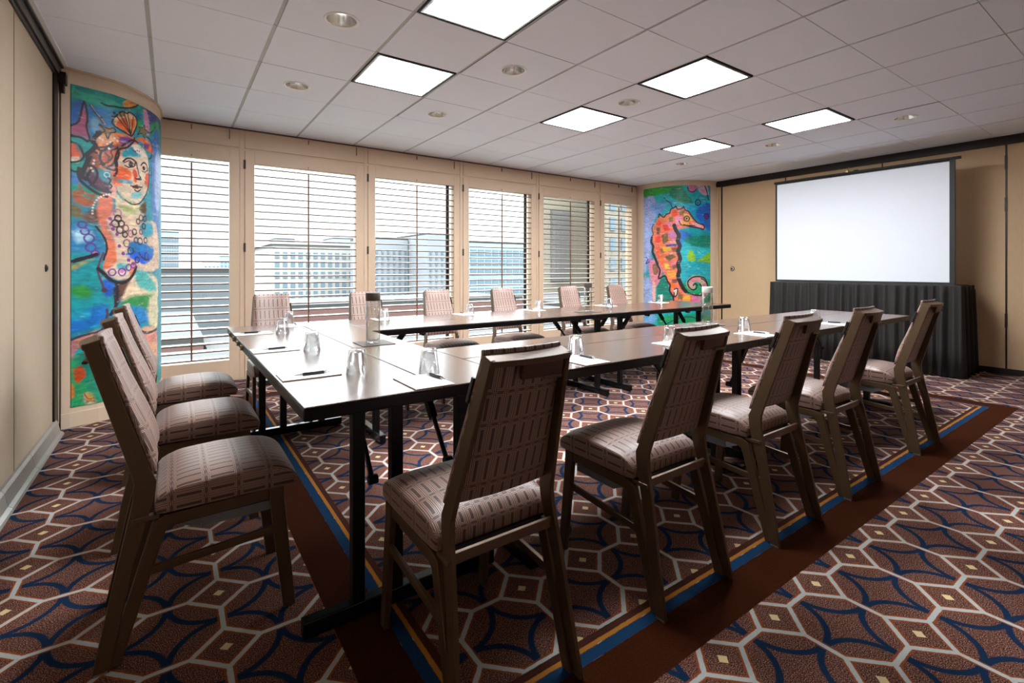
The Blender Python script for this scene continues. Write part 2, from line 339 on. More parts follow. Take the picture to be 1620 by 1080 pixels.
PAINT_L = '''P|0f8f86|72 2450,281 2441,555 2446,976 2498,976 2406,473 2367,281 2342,72 2316|14
P|2fa48a|72 2423,223 2408,455 2391,281 2356,72 2356|10
P|1c5fae|72 2310,148 2338,116 2180,72 2143|12
P|1878b8|169 2317,317 2318,329 2208,258 2147,190 2062,158 2218|16
P|0e6f9e|317 2325,555 2379,578 2295,492 2314,317 2261|10
P|7fb6d6|185 2225,234 2238,223 2138,196 2145|10
P|3a3f7d|625 2447,976 2473,976 2356,681 2341|10
P|c486a6|601 2424,657 2426,696 2329,681 2232,625 2309|6
P|2f9a62|711 2334,924 2409,924 2278,762 2237|10
P|1d9a4f|555 2333,601 2302,555 2243,520 2278|6
P|2d6fb8|742 2232,924 2278,955 1457,742 1600|16
P|8fa6dc|808 2089,955 2119,955 1689,808 1672|10
P|b0567e|142 2334,165 2234,182 2074,126 2086,72 2089,72 2149,116 2194|3
S|221a22|72 2153,116 2197,145 2344,165 2234,158 2164,177 2070,126 2077,72 2085|4.9
P|18a3a0|72 2078,137 2077,201 2037,196 1987,148 1957,132 2022,72 2036|5
P|e8603a|72 2029,105 2003,132 1954,116 1917,72 1899|5
P|dfc9b0|72 1929,116 1937,116 1913,72 1895|4
S|221a22|72 2078,126 2080,164 2059|5.8
S|221a22|72 2036,116 2018,142 1956,126 1912,72 1891|4.9
P|1aa79a|72 1891,137 1908,169 1893,126 1845,72 1835|8
S|221a22|72 1835,105 1828,126 1858|4.9
P|3d7fc4|72 1809,137 1806,169 1756,72 1728|12
P|17a08c|72 1735,169 1729,246 1698,234 1655,148 1644,72 1675|10
P|b5643c|79 1676,116 1694,158 1645,212 1631,169 1578,95 1611|8
P|71693f|72 1595,126 1574,190 1539,169 1496,72 1515|12
P|1f8fae|137 1575,223 1584,212 1528,148 1522|8
P|6a4a3c|169 1551,281 1591,281 1464,148 1481|14
P|d98a3c|388 2409,473 2462,550 2461,436 2388|4
S|221a22|246 2364,281 2356,329 2361,418 2379,511 2421,555 2463|4.9
S|d9a072|185 2328,212 2281,252 2236,269 2213|2.9
S|221a22|177 2330,207 2283,258 2219|2.9
P|e2793f|223 2124,281 2160,344 2169,492 2173,555 2137,492 2121,418 2066,388 1993,329 1923,281 1872,229 1876,185 1813,158 1823,164 1919,196 1994,218 2054|4
P|e8a06a|234 2120,317 2147,344 2112,269 2066,223 2069|6
P|c98a8e|196 1980,258 2007,234 1919,185 1923|8
P|7a3a8a|373 2141,464 2166,473 2116,403 2084,366 2103|5
P|6c3c86|269 2031,317 2062,305 2003,275 1983|6
P|8a4a3a|317 2062,418 2102,359 2015,317 1949,293 1972|8
P|e0663a|532 2176,625 2201,711 2177,762 2110,666 2104,601 2149|4
P|7c3f7c|613 2160,681 2169,681 2131,625 2117|5
P|3d2a40|158 1809,223 1806,305 1763,323 1709,258 1700,190 1732|7
P|3f7f8a|196 1870,252 1887,234 1835,185 1827|8
S|221a22|237 2142,207 2100,196 2063,212 2039,185 1992,158 1959,169 1934,148 1862,132 1805,158 1782|10.7
S|221a22|281 1886,329 1881,351 1928,337 1982,366 2046,427 2075,492 2136,502 2168|5.8
S|221a22|185 1951,169 1893,185 1855,164 1810,185 1759,246 1712,305 1706|5.8
S|221a22|317 2084,281 2047,212 2025|4.9
S|221a22|344 2048,305 2017,317 1977,281 1928,234 1905|3.9
S|221a22|636 2220,711 2208,742 2153,727 2071,681 2045|4.9
P|8a4a34|169 1948,212 1997,246 1963,223 1875,185 1868|7
P|c9582a|281 2012,337 2039,344 1983,293 1916,263 1924|7
P|5a2f4a|142 1827,185 1848,223 1820,281 1773,269 1729,201 1733|7
P|a8543a|116 1748,158 1686,212 1680,201 1651,126 1682|7
S|221a22|116 1856,116 1789,153 1740,212 1693,281 1672|7.8
S|221a22|212 2039,244 2007,287 2039,317 2062|6.8
S|221a22|174 1887,210 1873,223 1820,199 1761|5.8
S|221a22|337 1975,311 1912,263 1894,246 1921|5.8
S|221a22|246 2005,237 1947,263 1910|5.8
S|221a22|351 2057,362 2002,337 1939,347 1877,329 1838|6.8
S|221a22|388 2080,436 2121,492 2151,543 2142|5.8
S|221a22|169 1975,196 1994,218 1985|4.9
S|3a2a40|185 1745,234 1722,293 1705|7.8
S|5a3020|269 1996,293 1972,287 1929|4.9
O|e9dcd0|237 2100|7.8|0.0
O|e9dcd0|252 2092|7.8|0.0
O|e9dcd0|281 2068|7.8|0.0
O|e9dcd0|302 2087|7.8|0.0
O|e9dcd0|203 1927|7.8|0.0
O|e9dcd0|199 1905|7.8|0.0
O|e9dcd0|185 1868|7.8|0.0
O|e9dcd0|196 1850|7.8|0.0
O|e9dcd0|329 2122|7.8|0.0
O|e9dcd0|351 2107|7.8|0.0
O|e9dcd0|293 2036|7.8|0.0
P|e8b48a|319 2262,347 2301,396 2348,455 2354,520 2338,527 2280,473 2178,337 2217|3
P|e5661f|337 2224,366 2276,411 2304,446 2256,464 2188,388 2203|3
P|e8762c|455 2303,511 2327,515 2276,477 2199|3
P|9a7a4e|359 2323,411 2350,418 2320,373 2292|3
S|221a22|470 2174,329 2215,319 2262,347 2301,366 2326,396 2345,427 2341,455 2358,515 2339,527 2280,492 2203,473 2175|4.9
S|221a22|468 2180,344 2295|3.4
S|221a22|468 2180,369 2322|3.4
S|221a22|468 2180,400 2341|3.4
S|221a22|468 2180,436 2344|3.4
S|221a22|468 2180,492 2336|3.4
P|8f7448|237 2197,269 2185,305 2201,317 2183,344 2183,317 2155,337 2138,293 2142,281 2111,275 2144,246 2144|3
S|221a22|229 2133,269 2161,237 2197,293 2184,323 2199,337 2170,302 2155,287 2109,272 2143|3.4
P|7d6840|543 2277,589 2275,625 2306,630 2272,696 2267,636 2243,625 2201,589 2230,532 2206,566 2249|3
S|221a22|543 2277,589 2275,625 2306,630 2272,696 2267,636 2243,625 2201,589 2230,532 2206,566 2249,543 2277|2.9
O|221a22|326 2313|9.8|0.0
O|221a22|317 2282|7.8|0.0
O|221a22|246 2255|7.8|0.0
O|221a22|221 2140|11.7|0.0
O|221a22|237 2197|9.8|0.0
O|221a22|690 2293|5.8|0.0
O|221a22|681 2260|5.8|0.0
O|221a22|651 2267|5.8|0.0
O|221a22|666 2305|5.8|0.0
S|221a22|711 2268,762 2301,804 2344|3.9
P|e4cdb4|411 2064,492 2118,578 2120,657 2071,687 1968,687 1844,636 1743,555 1662,473 1641,396 1677,344 1755,337 1854,362 1959,388 2008|4
P|2296a8|388 2037,473 2094,555 2077,578 2045,473 2013,396 1988|8
P|f0e4d6|502 2109,625 2078,636 2050,511 2066|6
P|f06a30|317 1892,373 1925,455 1906,473 1851,403 1794,337 1754,311 1806|9
P|e5573a|492 1928,536 1892,520 1815,492 1839|6
P|e2553a|636 1912,687 1922,681 1811,625 1818|5
P|4ab0c4|351 1813,418 1826,492 1810,418 1796,359 1793|5
P|8ccbd0|492 1735,601 1752,555 1700,473 1695|6
P|e8b0a0|305 1777,337 1754,344 1698,317 1666,299 1720|6
S|221a22|396 1959,427 1991,473 1998,520 1979,532 1936|4.9
S|221a22|411 1933,446 1926,502 1948,511 1977|3.9
O|221a22|464 1952|21.4|0.0
O|3a5a78|470 1953|9.8|0.0
S|8a2a2a|403 1953,455 1979,511 1955|3.9
S|221a22|578 1969,613 1999,651 1984,666 1941|4.9
O|221a22|613 1953|17.6|0.0
S|221a22|589 1926,625 1922,657 1944|2.9
S|221a22|536 1937,555 1881,573 1866,520 1847|3.9
S|221a22|511 1855,543 1846,582 1856|3.9
P|7c2a34|470 1783,520 1803,589 1796,543 1770,492 1768|2
S|221a22|466 1784,520 1785,592 1794|3.9
S|221a22|502 1759,532 1751,573 1771|3.9
S|221a22|687 1968,687 1844,636 1735,555 1658,473 1641,411 1667|3.9
P|3aa860|436 1656,511 1661,492 1643,446 1640|2
O|bcd0d8|281 1835|17.6|2.9
S|221a22|288 1817,305 1798,295 1776,311 1757,302 1737|3.9
P|dccdae|344 1698,411 1657,555 1647,625 1679,625 1587,555 1504,418 1491,344 1555|8
P|a8b070|359 1629,455 1612,555 1594,473 1570,373 1587|9
P|5a4a34|555 1624,636 1681,651 1590,578 1582|7
P|ddc0a6|269 1519,344 1555,555 1504,825 1513,924 1143,281 1141,329 1326|7
P|e37a5e|234 1683,305 1678,317 1566,281 1478,317 1368,337 1255,317 1141,263 1141,281 1296,246 1406,223 1515|8
P|f0825a|281 1310,337 1284,329 1184,293 1155,275 1225|6
P|2a87c0|72 1461,148 1454,223 1404,263 1309,246 1252,72 1247|12
P|a8d4e4|85 1395,169 1401,201 1361,105 1316|12
P|1b9fb0|72 1247,234 1238,269 1141,72 1141|12
S|221a22|72 1178,137 1202,223 1235|8.8
S|221a22|212 1445,263 1365,281 1282,258 1197|4.9
P|1478bc|436 1310,511 1351,625 1334,762 1309,742 1221,625 1179,492 1216|5
P|39a0b8|555 1474,711 1519,762 1428,625 1388|9
O|5a4a9e|135 1450|23.4|4.9
O|5a4a9e|150 1403|23.4|4.9
O|5a4a9e|174 1353|29.2|4.9
O|5a4a9e|184 1288|29.2|4.9
O|5a4a9e|210 1242|23.4|4.9
O|e87ab4|210 1242|15.6|0.0
O|c77a9a|351 1556|29.2|4.4
O|221a22|356 1514|25.3|4.4
O|3a2a2c|337 1476|27.3|4.4
O|221a22|381 1480|23.4|4.4
O|4a3a3c|370 1429|25.3|4.4
O|6a4a50|418 1447|23.4|4.4
O|b05a80|464 1407|25.3|4.4
O|221a22|502 1424|21.4|4.4
O|221a22|411 1396|19.5|4.4
O|7c5a68|427 1331|27.3|4.4
O|5a3a60|520 1359|21.4|4.4
O|4a3a3c|578 1544|23.4|4.4
O|5a2a34|625 1541|21.4|4.4
O|5a3a44|543 1510|19.5|4.4
O|221a22|613 1479|21.4|4.4
O|8c4a5a|578 1430|19.5|4.4
O|3a2a50|566 1354|27.3|4.4
O|3a2a50|636 1365|21.4|4.4
O|2a2a50|464 1274|27.3|4.4
O|1a2a60|532 1202|23.4|4.4
O|1a2a60|651 1235|27.3|4.4
O|8a3a8c|301 1508|13.7|0.0
O|8a3a8c|307 1464|13.7|0.0
O|8a3a8c|319 1432|13.7|0.0
O|8a3a8c|347 1396|13.7|0.0
O|8a3a8c|366 1306|13.7|0.0
O|8a3a8c|396 1250|13.7|0.0
O|8a3a8c|440 1200|13.7|0.0
O|8a3a8c|492 1171|13.7|0.0
O|8a3a8c|492 2069|7.8|0.0
O|8a3a8c|511 2066|7.8|0.0
O|8a3a8c|532 2077|7.8|0.0
O|8a3a8c|555 2077|7.8|0.0
O|e8ddd0|295 1691|6.8|0.0
O|e8ddd0|277 1687|6.8|0.0
O|e8ddd0|260 1679|6.8|0.0
O|e8ddd0|244 1668|6.8|0.0
O|e8ddd0|229 1654|6.8|0.0
O|e8ddd0|217 1638|6.8|0.0
O|e8ddd0|207 1620|6.8|0.0
O|e8ddd0|200 1600|6.8|0.0
O|e8ddd0|195 1580|6.8|0.0
O|e8ddd0|193 1558|6.8|0.0
O|e8ddd0|193 1538|6.8|0.0
P|0f96a0|69 1219,237 1197,259 1040,259 856,69 831|14
P|2f9a3c|75 1006,156 1004,196 951,156 914,75 943|14
P|1670c0|69 768,237 858,292 828,259 725,69 668|16
P|18a0c8|75 818,176 823,176 772,75 768|12
P|a89a50|69 1150,126 1176,206 1203,156 1170,69 1119|6
P|1a60c8|259 1053,314 1038,320 972,292 907,259 948|9
P|e8d4b8|292 1171,441 1186,520 1160,476 1076,381 1044,298 1079,270 1131|5
P|ea7a50|281 1250,342 1252,333 1171,292 1131,259 1145|6
P|f08a60|467 1173,515 1173,507 1090,458 1063|6
P|58b8c0|353 1172,441 1159,424 1104,353 1131|8
P|e9cfae|381 1010,511 1090,838 1056,869 873,595 903,424 872,360 930|12
P|6a4a40|339 1025,458 1049,424 981,360 876,339 944|9
P|35262e|326 1012,360 1011,364 862,337 838,320 905|5
P|4fb8b0|511 1118,640 1103,838 965,696 941,530 1005|14
P|2f8f4c|381 861,493 916,838 905,869 766,595 774,424 790|14
P|187fc0|424 831,595 817,696 736,552 665,441 733|12
P|d8cfa8|696 883,869 888,869 629,696 678|16
P|1f60d8|424 1254,696 1263,710 1212,595 1167,476 1215|5
S|221a22|552 1259,584 1231,640 1204,696 1212|4.6
S|5a4260|259 1249,232 1170,226 1105,248 1027,264 967|5.5
O|5a3a5a|264 971|18.3|0.0
S|221a22|226 1134,264 1092,309 1045,374 1021,441 1042,493 1090,520 1146|9.2
O|8a3aa0|314 1105|23.8|4.6
O|8a3aa0|388 1107|27.5|4.6
O|8a3aa0|444 1142|23.8|4.6
O|8a3aa0|493 1159|22.0|4.6
O|e87ac0|388 1110|14.6|0.0
O|8a2a8c|450 1198|12.8|0.0
O|8a2a8c|398 1247|12.8|0.0
S|221a22|69 1175,116 1201,176 1221,218 1238|9.2
S|2a1e30|346 1011,350 917,339 851,303 787|8.2
S|4a3a50|281 828,279 763,248 674,136 648,75 624|6.4
P|c98a72|69 618,136 648,237 682,259 647,156 582,87 541|7
P|c77a8c|69 593,96 590,87 490,69 493|6
P|2a9a60|69 493,237 467,216 107,69 143|14
P|167a6c|106 487,206 524,259 411,196 267,136 330|16
P|b8481f|91 414,131 433,156 365,116 309,87 340|6
P|e07a2c|69 305,87 289,87 214,69 218|6
P|c0b8a0|146 226,211 225,218 146,156 145|5
P|f0c020|161 223,196 215,196 170,166 171|5
S|b8381f|146 226,171 182,206 187|2.7
S|b8381f|156 160,181 167,211 154|2.7
P|e0a884|552 637,838 602,850 206,696 238,595 460|10
P|d8887c|511 656,696 575,838 602,838 511,595 546|7
S|3a2a34|441 678,552 637,640 604,739 602,850 613|8.2
P|2a9a60|777 221,899 196,899 74,777 102|5
P|1c7fa8|259 673,441 665,511 418,259 437|18
P|2c8f6c|237 441,838 360,838 -64,237 102|20'''
PAINT_R = '''P|9aa8dc|146 2390,351 2364,446 2085,351 1825,324 1421,237 1196,146 967|20
P|6f9ad8|296 2190,457 2218,592 2185,457 2018|16
P|2f9a3a|146 2482,480 2482,844 2474,803 2390,592 2361,296 2348,177 2341|14
P|0f7a5c|656 2422,844 2431,1064 2127,972 2104,803 2216,656 2313|12
P|159ac0|844 2170,1369 2137,1369 1676,1158 1781,1018 1974|14
P|1a6fc8|762 1738,972 1692,1018 1584,844 1584,886 1410,803 1324|14
P|1c64c0|1111 2128,1339 2179,1339 1763,1233 1804,1064 1975|12
P|0c7f6c|865 1627,1310 1675,1310 1478,1018 1497|14
P|2fb6c0|844 1497,1339 1413,1339 1193,865 1236|16
P|9cc83c|949 1410,995 1432,1064 1280,972 1258,918 1290|5
P|7cb82c|1087 1258,1258 1368,1345 1391,1345 1215,1158 1215|7
P|0e9a8c|146 1059,406 837,656 623,656 404,146 370|12
P|13806c|457 905,592 974,699 646,480 573|8
P|98aadc|146 967,324 925,351 611,207 284,146 278|14
P|b07ac8|268 1309,324 1331,324 1060,268 1105|8
P|12a2a8|146 370,1369 404,1369 184,146 140|16
P|6fa8dc|146 370,378 388,406 256,146 163|16
P|15905a|480 339,972 401,1339 350,1339 186,549 178|14
S|17505a|549 200,762 321,972 358,1258 276|6.8
P|1a9a6c|803 932,1369 1150,1369 579,1158 627,907 716|16
P|28a6b4|803 1215,1369 1216,1369 974,844 911|14
O|c87aa8|1000 2434|76.5|0.0
S|221a22|924 2451,949 2385,1018 2369,1076 2420|4.5
P|d0a8c8|1087 2475,1258 2481,1297 2330,1158 2346|8
S|221a22|1220 2479,1258 2394,1279 2286,1297 2254|5.6
O|221a22|1099 2201|45.0|6.8
O|4a4ab0|1099 2193|20.2|0.0
O|3a4aa8|1258 2176|22.5|0.0
O|4a2a80|1325 2091|20.2|0.0
O|5a2a80|1253 1983|40.5|0.0
O|221a22|1253 1983|45.0|4.5
S|221a22|560 2297,592 2251,656 2203,688 2124|4.5
O|3a5aa8|671 2191|20.2|0.0
P|e8785c|678 2092,772 2130,865 2115,949 2060,1006 1952,1123 1856,1220 1825,1233 1771,1111 1791,949 1811,803 1770,741 1793,752 1673,783 1541,772 1411,783 1237,772 1062,824 867,907 726,1158 693,1158 584,720 592,656 799,592 974,526 1128,446 1284,384 1441,346 1645,365 1824,469 1984,592 2009|3
P|f0502c|678 2092,783 2086,783 1999,699 1970|3
P|e88ab0|731 1979,844 1964,834 1845,741 1848|3
P|8a6238|793 2075,886 2072,865 1996,803 1998|3
P|f0c050|865 2018,949 1995,1018 1909,907 1909|3
P|f0a8b8|972 1887,1182 1835,1220 1782,1018 1822|3
P|f0a040|803 1911,949 1887,949 1822,844 1834|3
P|f0502c|406 1888,480 1938,538 1879,469 1828|3
P|e8823c|526 1980,614 2008,624 1919,549 1912|3
P|8a6a3a|635 1974,699 1981,699 1883,646 1885|3
P|e87aa0|582 1899,678 1895,678 1807,614 1810|3
P|f0402c|538 1857,614 1854,656 1764,560 1746|3
P|c87ab4|614 1722,720 1740,752 1651,678 1610|3
P|7a5a34|515 1681,614 1722,635 1589,549 1536|3
P|7a5234|419 1820,492 1816,480 1694,432 1707|3
P|f0503c|392 1665,492 1682,515 1571,419 1552|3
P|f0b0b0|646 1589,762 1585,762 1542,678 1533|3
P|1a4a9c|582 1529,762 1542,752 1498,592 1498|3
P|f0b830|526 1493,656 1490,678 1435,549 1415|3
P|8a6238|480 1461,538 1470,560 1393,503 1389|3
P|8a5a34|678 1467,772 1476,772 1411,699 1401|3
P|f0603c|419 1485,480 1483,492 1327,446 1328|3
P|7a5a34|571 1326,678 1380,752 1324,635 1260|3
P|f0a0a0|635 1369,688 1401,709 1368|3
P|f0702c|480 1328,560 1371,571 1194,515 1194|3
P|f0c040|560 1216,635 1216,656 1128,582 1128|3
P|e87a8c|656 1237,752 1259,752 1193,678 1172|3
P|8a6238|688 1183,772 1215,783 1150,699 1117|3
P|f0a040|592 1084,720 1106,772 1019,635 974|3
P|7a4a34|678 952,772 975,762 910,688 887|3
P|f06a2c|646 908,762 888,741 800,667 821|3
P|e8ccd0|709 800,772 823,772 692,731 691|3
P|8a6238|783 758,865 715,844 628,772 627|3
P|f0a840|855 704,972 705,961 607,855 607|3
P|e87ab4|995 694,1123 704,1135 595,1006 596|3
P|d88090|296 1241,419 1284,538 1117,492 950,446 861,392 792,419 614,351 588,338 858,291 1060|6
P|8a5a40|351 1195,457 1217,457 1061,378 1038|6
P|e8b0a8|351 925,411 860,411 614,357 600|4
S|221a22|720 1838,745 1760,793 1672,772 1585,807 1498,779 1411,812 1302,779 1215,799 1106,779 1019,814 910,855 824,897 770|18.0
S|221a22|469 1984,480 2038,515 2003,560 1977,592 2020,646 2039,667 2103,720 2122,745 2149,772 2097,844 2105,861 2137,886 2082,939 2060|5.6
S|221a22|865 1844,949 1817,1111 1791,1194 1770,1212 1803|5.6
S|221a22|939 2060,995 1974,1087 1877,1182 1846,1220 1815|5.6
S|221a22|793 1911,824 1845,886 1833,1041 1827|4.5
O|4a3a44|912 1939|40.5|7.9
O|221a22|912 1939|15.8|0.0
S|221a22|338 1645,324 1579,365 1509,351 1420,392 1329,446 1217|13.5
S|221a22|446 1195,492 1106,469 972,571 1017,614 930,656 864,646 776,699 690,709 614|7.9
S|221a22|365 1869,338 1803,365 1711,324 1657|4.5
S|221a22|720 800,772 812,762 714,724 680,720 745|5.6
S|b8a890|1158 682,1233 746,1220 866,1158 954,1064 976,995 950,961 889,995 841|33.8
S|c86a7c|1170 692,1228 757,1207 866|18.0
S|e88a9c|1111 965,1018 954,984 900|15.8
S|221a22|1258 822,1271 888,1220 975,1123 1008,1018 998,939 943,933 868,984 802,1052 802,1087 856,1052 893,1018 867|6.8
S|221a22|1284 844,1233 931,1158 975|5.6
S|221a22|1158 703,1177 801,1135 889|6.8
S|221a22|897 770,1018 715,1158 703|6.8
S|221a22|207 1333,253 1287,207 1219,283 1252|4.5'''
def fbm(s, z, seed, sc):
    r = np.random.RandomState(seed); out = np.zeros_like(s); amp = 1.
    for o_ in range(4):
        g = r.rand(64, 64); u = s/sc*(2**o_)+7.3; v = z/sc*(2**o_)+3.1
        iu = np.floor(u).astype(int); iv = np.floor(v).astype(int); fu = u-iu; fv = v-iv; fu = fu*fu*(3-2*fu); fv = fv*fv*(3-2*fv)
        a = g[iu % 64, iv % 64]*(1-fu)+g[(iu+1) % 64, iv % 64]*fu; b = g[iu % 64, (iv+1) % 64]*(1-fu)+g[(iu+1) % 64, (iv+1) % 64]*fu
        out += amp*((a*(1-fv)+b*fv)-.5); amp *= .5
    return out
def sdist(px, py, pts, closed):
    d = np.full(px.shape, 1e9); inside = np.zeros(px.shape, bool); n = len(pts)
    for i in range(n if closed else n-1):
        x0, y0 = pts[i]; x1, y1 = pts[(i+1) % n]; ex, ey = x1-x0, y1-y0; L = ex*ex+ey*ey+1e-9
        t = np.clip(((px-x0)*ex+(py-y0)*ey)/L, 0, 1); d = np.minimum(d, np.hypot(px-x0-t*ex, py-y0-t*ey))
        if closed and y0 != y1:
            c = ((y0 > py) != (y1 > py)) & (px < (x1-x0)*(py-y0)/(y1-y0)+x0); inside ^= c
    return d, inside
def smooth_poly(pts, closed):
    P = [Vector(p) for p in pts]; n = len(P); out = []
    for i in range(n if closed else n-1):
        a = P[(i-1) % n] if closed or i > 0 else P[i]; b = P[i]; c = P[(i+1) % n]; d = P[(i+2) % n] if closed or i+2 < n else c
        for t in (0, .34, .67): out.append(tuple(.5*((2*b)+(c-a)*t+(2*a-5*b+4*c-d)*t*t+(3*b-a-3*c+d)*t**3)))
    if not closed: out.append(pts[-1])
    return out
def paint(text, s, z, bg, seed):
    ws = s+fbm(s, z, seed+1, 60)*9; wz = z+fbm(s, z, seed+2, 60)*9
    ls = s+fbm(s, z, seed+3, 25)*2.5; lz = z+fbm(s, z, seed+4, 25)*2.5
    col = np.zeros(s.shape+(3,)); col[:] = bg
    lines_ = [l_.split('|') for l_ in text.strip().split('\n')]
    rs = np.random.RandomState(seed+40); smin, smax, zmin, zmax = s.min(), s.max(), z.min(), z.max()
    def daubs(n):
        for _ in range(n):
            x0, y0 = rs.uniform(smin, smax), rs.uniform(zmin, zmax); an = rs.normal(0, .7); la, lb = rs.uniform(14, 50), rs.uniform(3.5, 10)
            bx = (abs(s-x0) < la*1.3) & (abs(z-y0) < la*1.3)
            if not bx.any(): continue
            u = (ls[bx]-x0)*math.cos(an)+(lz[bx]-y0)*math.sin(an); v = -(ls[bx]-x0)*math.sin(an)+(lz[bx]-y0)*math.cos(an)
            al = np.clip((1-(u/la)**2-(v/lb)**2)*2.5, 0, 1)[:, None]*rs.uniform(.25, .65)
            c0 = col[bx][np.argmin(u*u+v*v)]*rs.uniform(.62, 1.4)*(1+rs.normal(0, .16, 3)); col[bx] = col[bx]*(1-al)+np.clip(c0, 0, .95)*al
    ordered = [q for q in lines_ if q[0] == 'P']+[None]+[q for q in lines_ if q[0] != 'P']
    for q in ordered:
        if q is None:
            daubs(2600); continue
        c = np.array(srgb(q[1])); pts = [tuple(float(w) for w in p.split()) for p in q[2].split(',')]
        if q[0] == 'P':
            sf = float(q[3]); m = sf*2+25
            bx = (s > min(p[0] for p in pts)-m) & (s < max(p[0] for p in pts)+m) & (z > min(p[1] for p in pts)-m) & (z < max(p[1] for p in pts)+m)
            if not bx.any(): continue
            pp = smooth_poly(pts, True) if sf > 3 else pts
            d, ins = sdist(ws[bx], wz[bx], pp, True); sd = np.where(ins, -d, d); sf *= 1.2
            al = np.clip(.5-sd/(2*sf), 0, 1)[:, None]
        elif q[0] == 'S':
            w = float(q[3]); m = w*2+15
            bx = (s > min(p[0] for p in pts)-m) & (s < max(p[0] for p in pts)+m) & (z > min(p[1] for p in pts)-m) & (z < max(p[1] for p in pts)+m)
            if not bx.any(): continue
            d, _ = sdist(ls[bx], lz[bx], smooth_poly(pts, False) if len(pts) > 2 else pts, False)
            w = max(w*(1.35 if seed < 20 else 1.7), 3.); al = np.clip(.5-(d-w)/3., 0, 1)[:, None]
        else:
            r, w = float(q[3]), float(q[4]); m = r+20; x0, y0 = pts[0]
            bx = (abs(s-x0) < m) & (abs(z-y0) < m)
            if not bx.any(): continue
            d = np.hypot(ls[bx]-x0, lz[bx]-y0)
            d = abs(d-r)-max(w*1.3, 2.6) if w > 0 else d-r
            al = np.clip(.5-d/3., 0, 1)[:, None]
        col[bx] = col[bx]*(1-al)+c*al
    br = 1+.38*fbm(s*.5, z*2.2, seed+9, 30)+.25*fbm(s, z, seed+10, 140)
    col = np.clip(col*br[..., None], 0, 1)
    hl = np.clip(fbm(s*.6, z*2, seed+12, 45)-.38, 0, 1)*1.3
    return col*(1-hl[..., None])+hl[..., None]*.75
def mural(name, cv, s0, s1, z0, z1, text, bg, seed, label, step=.0042):
    L = [0]
    for a, b in zip(cv, cv[1:]): L.append(L[-1]+math.hypot(b[0]-a[0], b[1]-a[1]))
    ns = int((s1-s0)/step)+1; nz = int((z1-z0)/step)+1
    ss = np.linspace(s0, s1, ns); zz = np.linspace(z0, z1, nz); Ln = np.array(L); cx = np.interp(ss, Ln, [p[0] for p in cv]); cy = np.interp(ss, Ln, [p[1] for p in cv])
    tx = np.gradient(cx); ty = np.gradient(cy); nn = np.hypot(tx, ty); nx, ny = ty/nn, -tx/nn; of = .004
    fx, fy = cx+nx*of, cy+ny*of
    co = np.zeros((nz, ns, 3)); co[..., 0] = fx; co[..., 1] = fy; co[..., 2] = zz[:, None]
    idx = np.arange(nz*ns).reshape(nz, ns); f = np.stack([idx[:-1, :-1], idx[:-1, 1:], idx[1:, 1:], idx[1:, :-1]], -1).reshape(-1, 4)
    me = bpy.data.meshes.new(name); me.from_pydata(co.reshape(-1, 3).tolist(), [], f.tolist()); me.update()
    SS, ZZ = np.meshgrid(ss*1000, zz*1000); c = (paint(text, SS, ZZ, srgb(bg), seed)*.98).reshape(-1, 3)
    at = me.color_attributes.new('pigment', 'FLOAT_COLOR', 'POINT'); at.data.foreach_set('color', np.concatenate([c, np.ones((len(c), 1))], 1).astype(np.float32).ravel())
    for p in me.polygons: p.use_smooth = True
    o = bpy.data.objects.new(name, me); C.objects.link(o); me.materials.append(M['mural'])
    sd = o.modifiers.new('thickness', 'SOLIDIFY'); sd.thickness = .003; sd.offset = -1
    return tag(o, label, 'painting')
k = NT('painted_canvas'); at = k.n('ShaderNodeAttribute'); at.attribute_name = 'pigment'; k.l(at.outputs['Color'], k.b.inputs['Base Color']); k.b.inputs['Roughness'].default_value = .42; k.b.inputs['Specular IOR Level'].default_value = .4
k.bump(k.noise(300, 3, k.obj()), .15, .001); M['mural'] = k.m
def cvlen(cv, i):
    return sum(math.hypot(cv[j+1][0]-cv[j][0], cv[j+1][1]-cv[j][1]) for j in range(i))
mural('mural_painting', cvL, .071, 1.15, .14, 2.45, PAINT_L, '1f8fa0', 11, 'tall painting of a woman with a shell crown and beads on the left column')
mural('mural_painting', cvR, .155, 1.33, .12, 2.48, PAINT_R, '17a0ac', 23, 'painting of an orange seahorse on the right column beside the screen wall', step=.005)

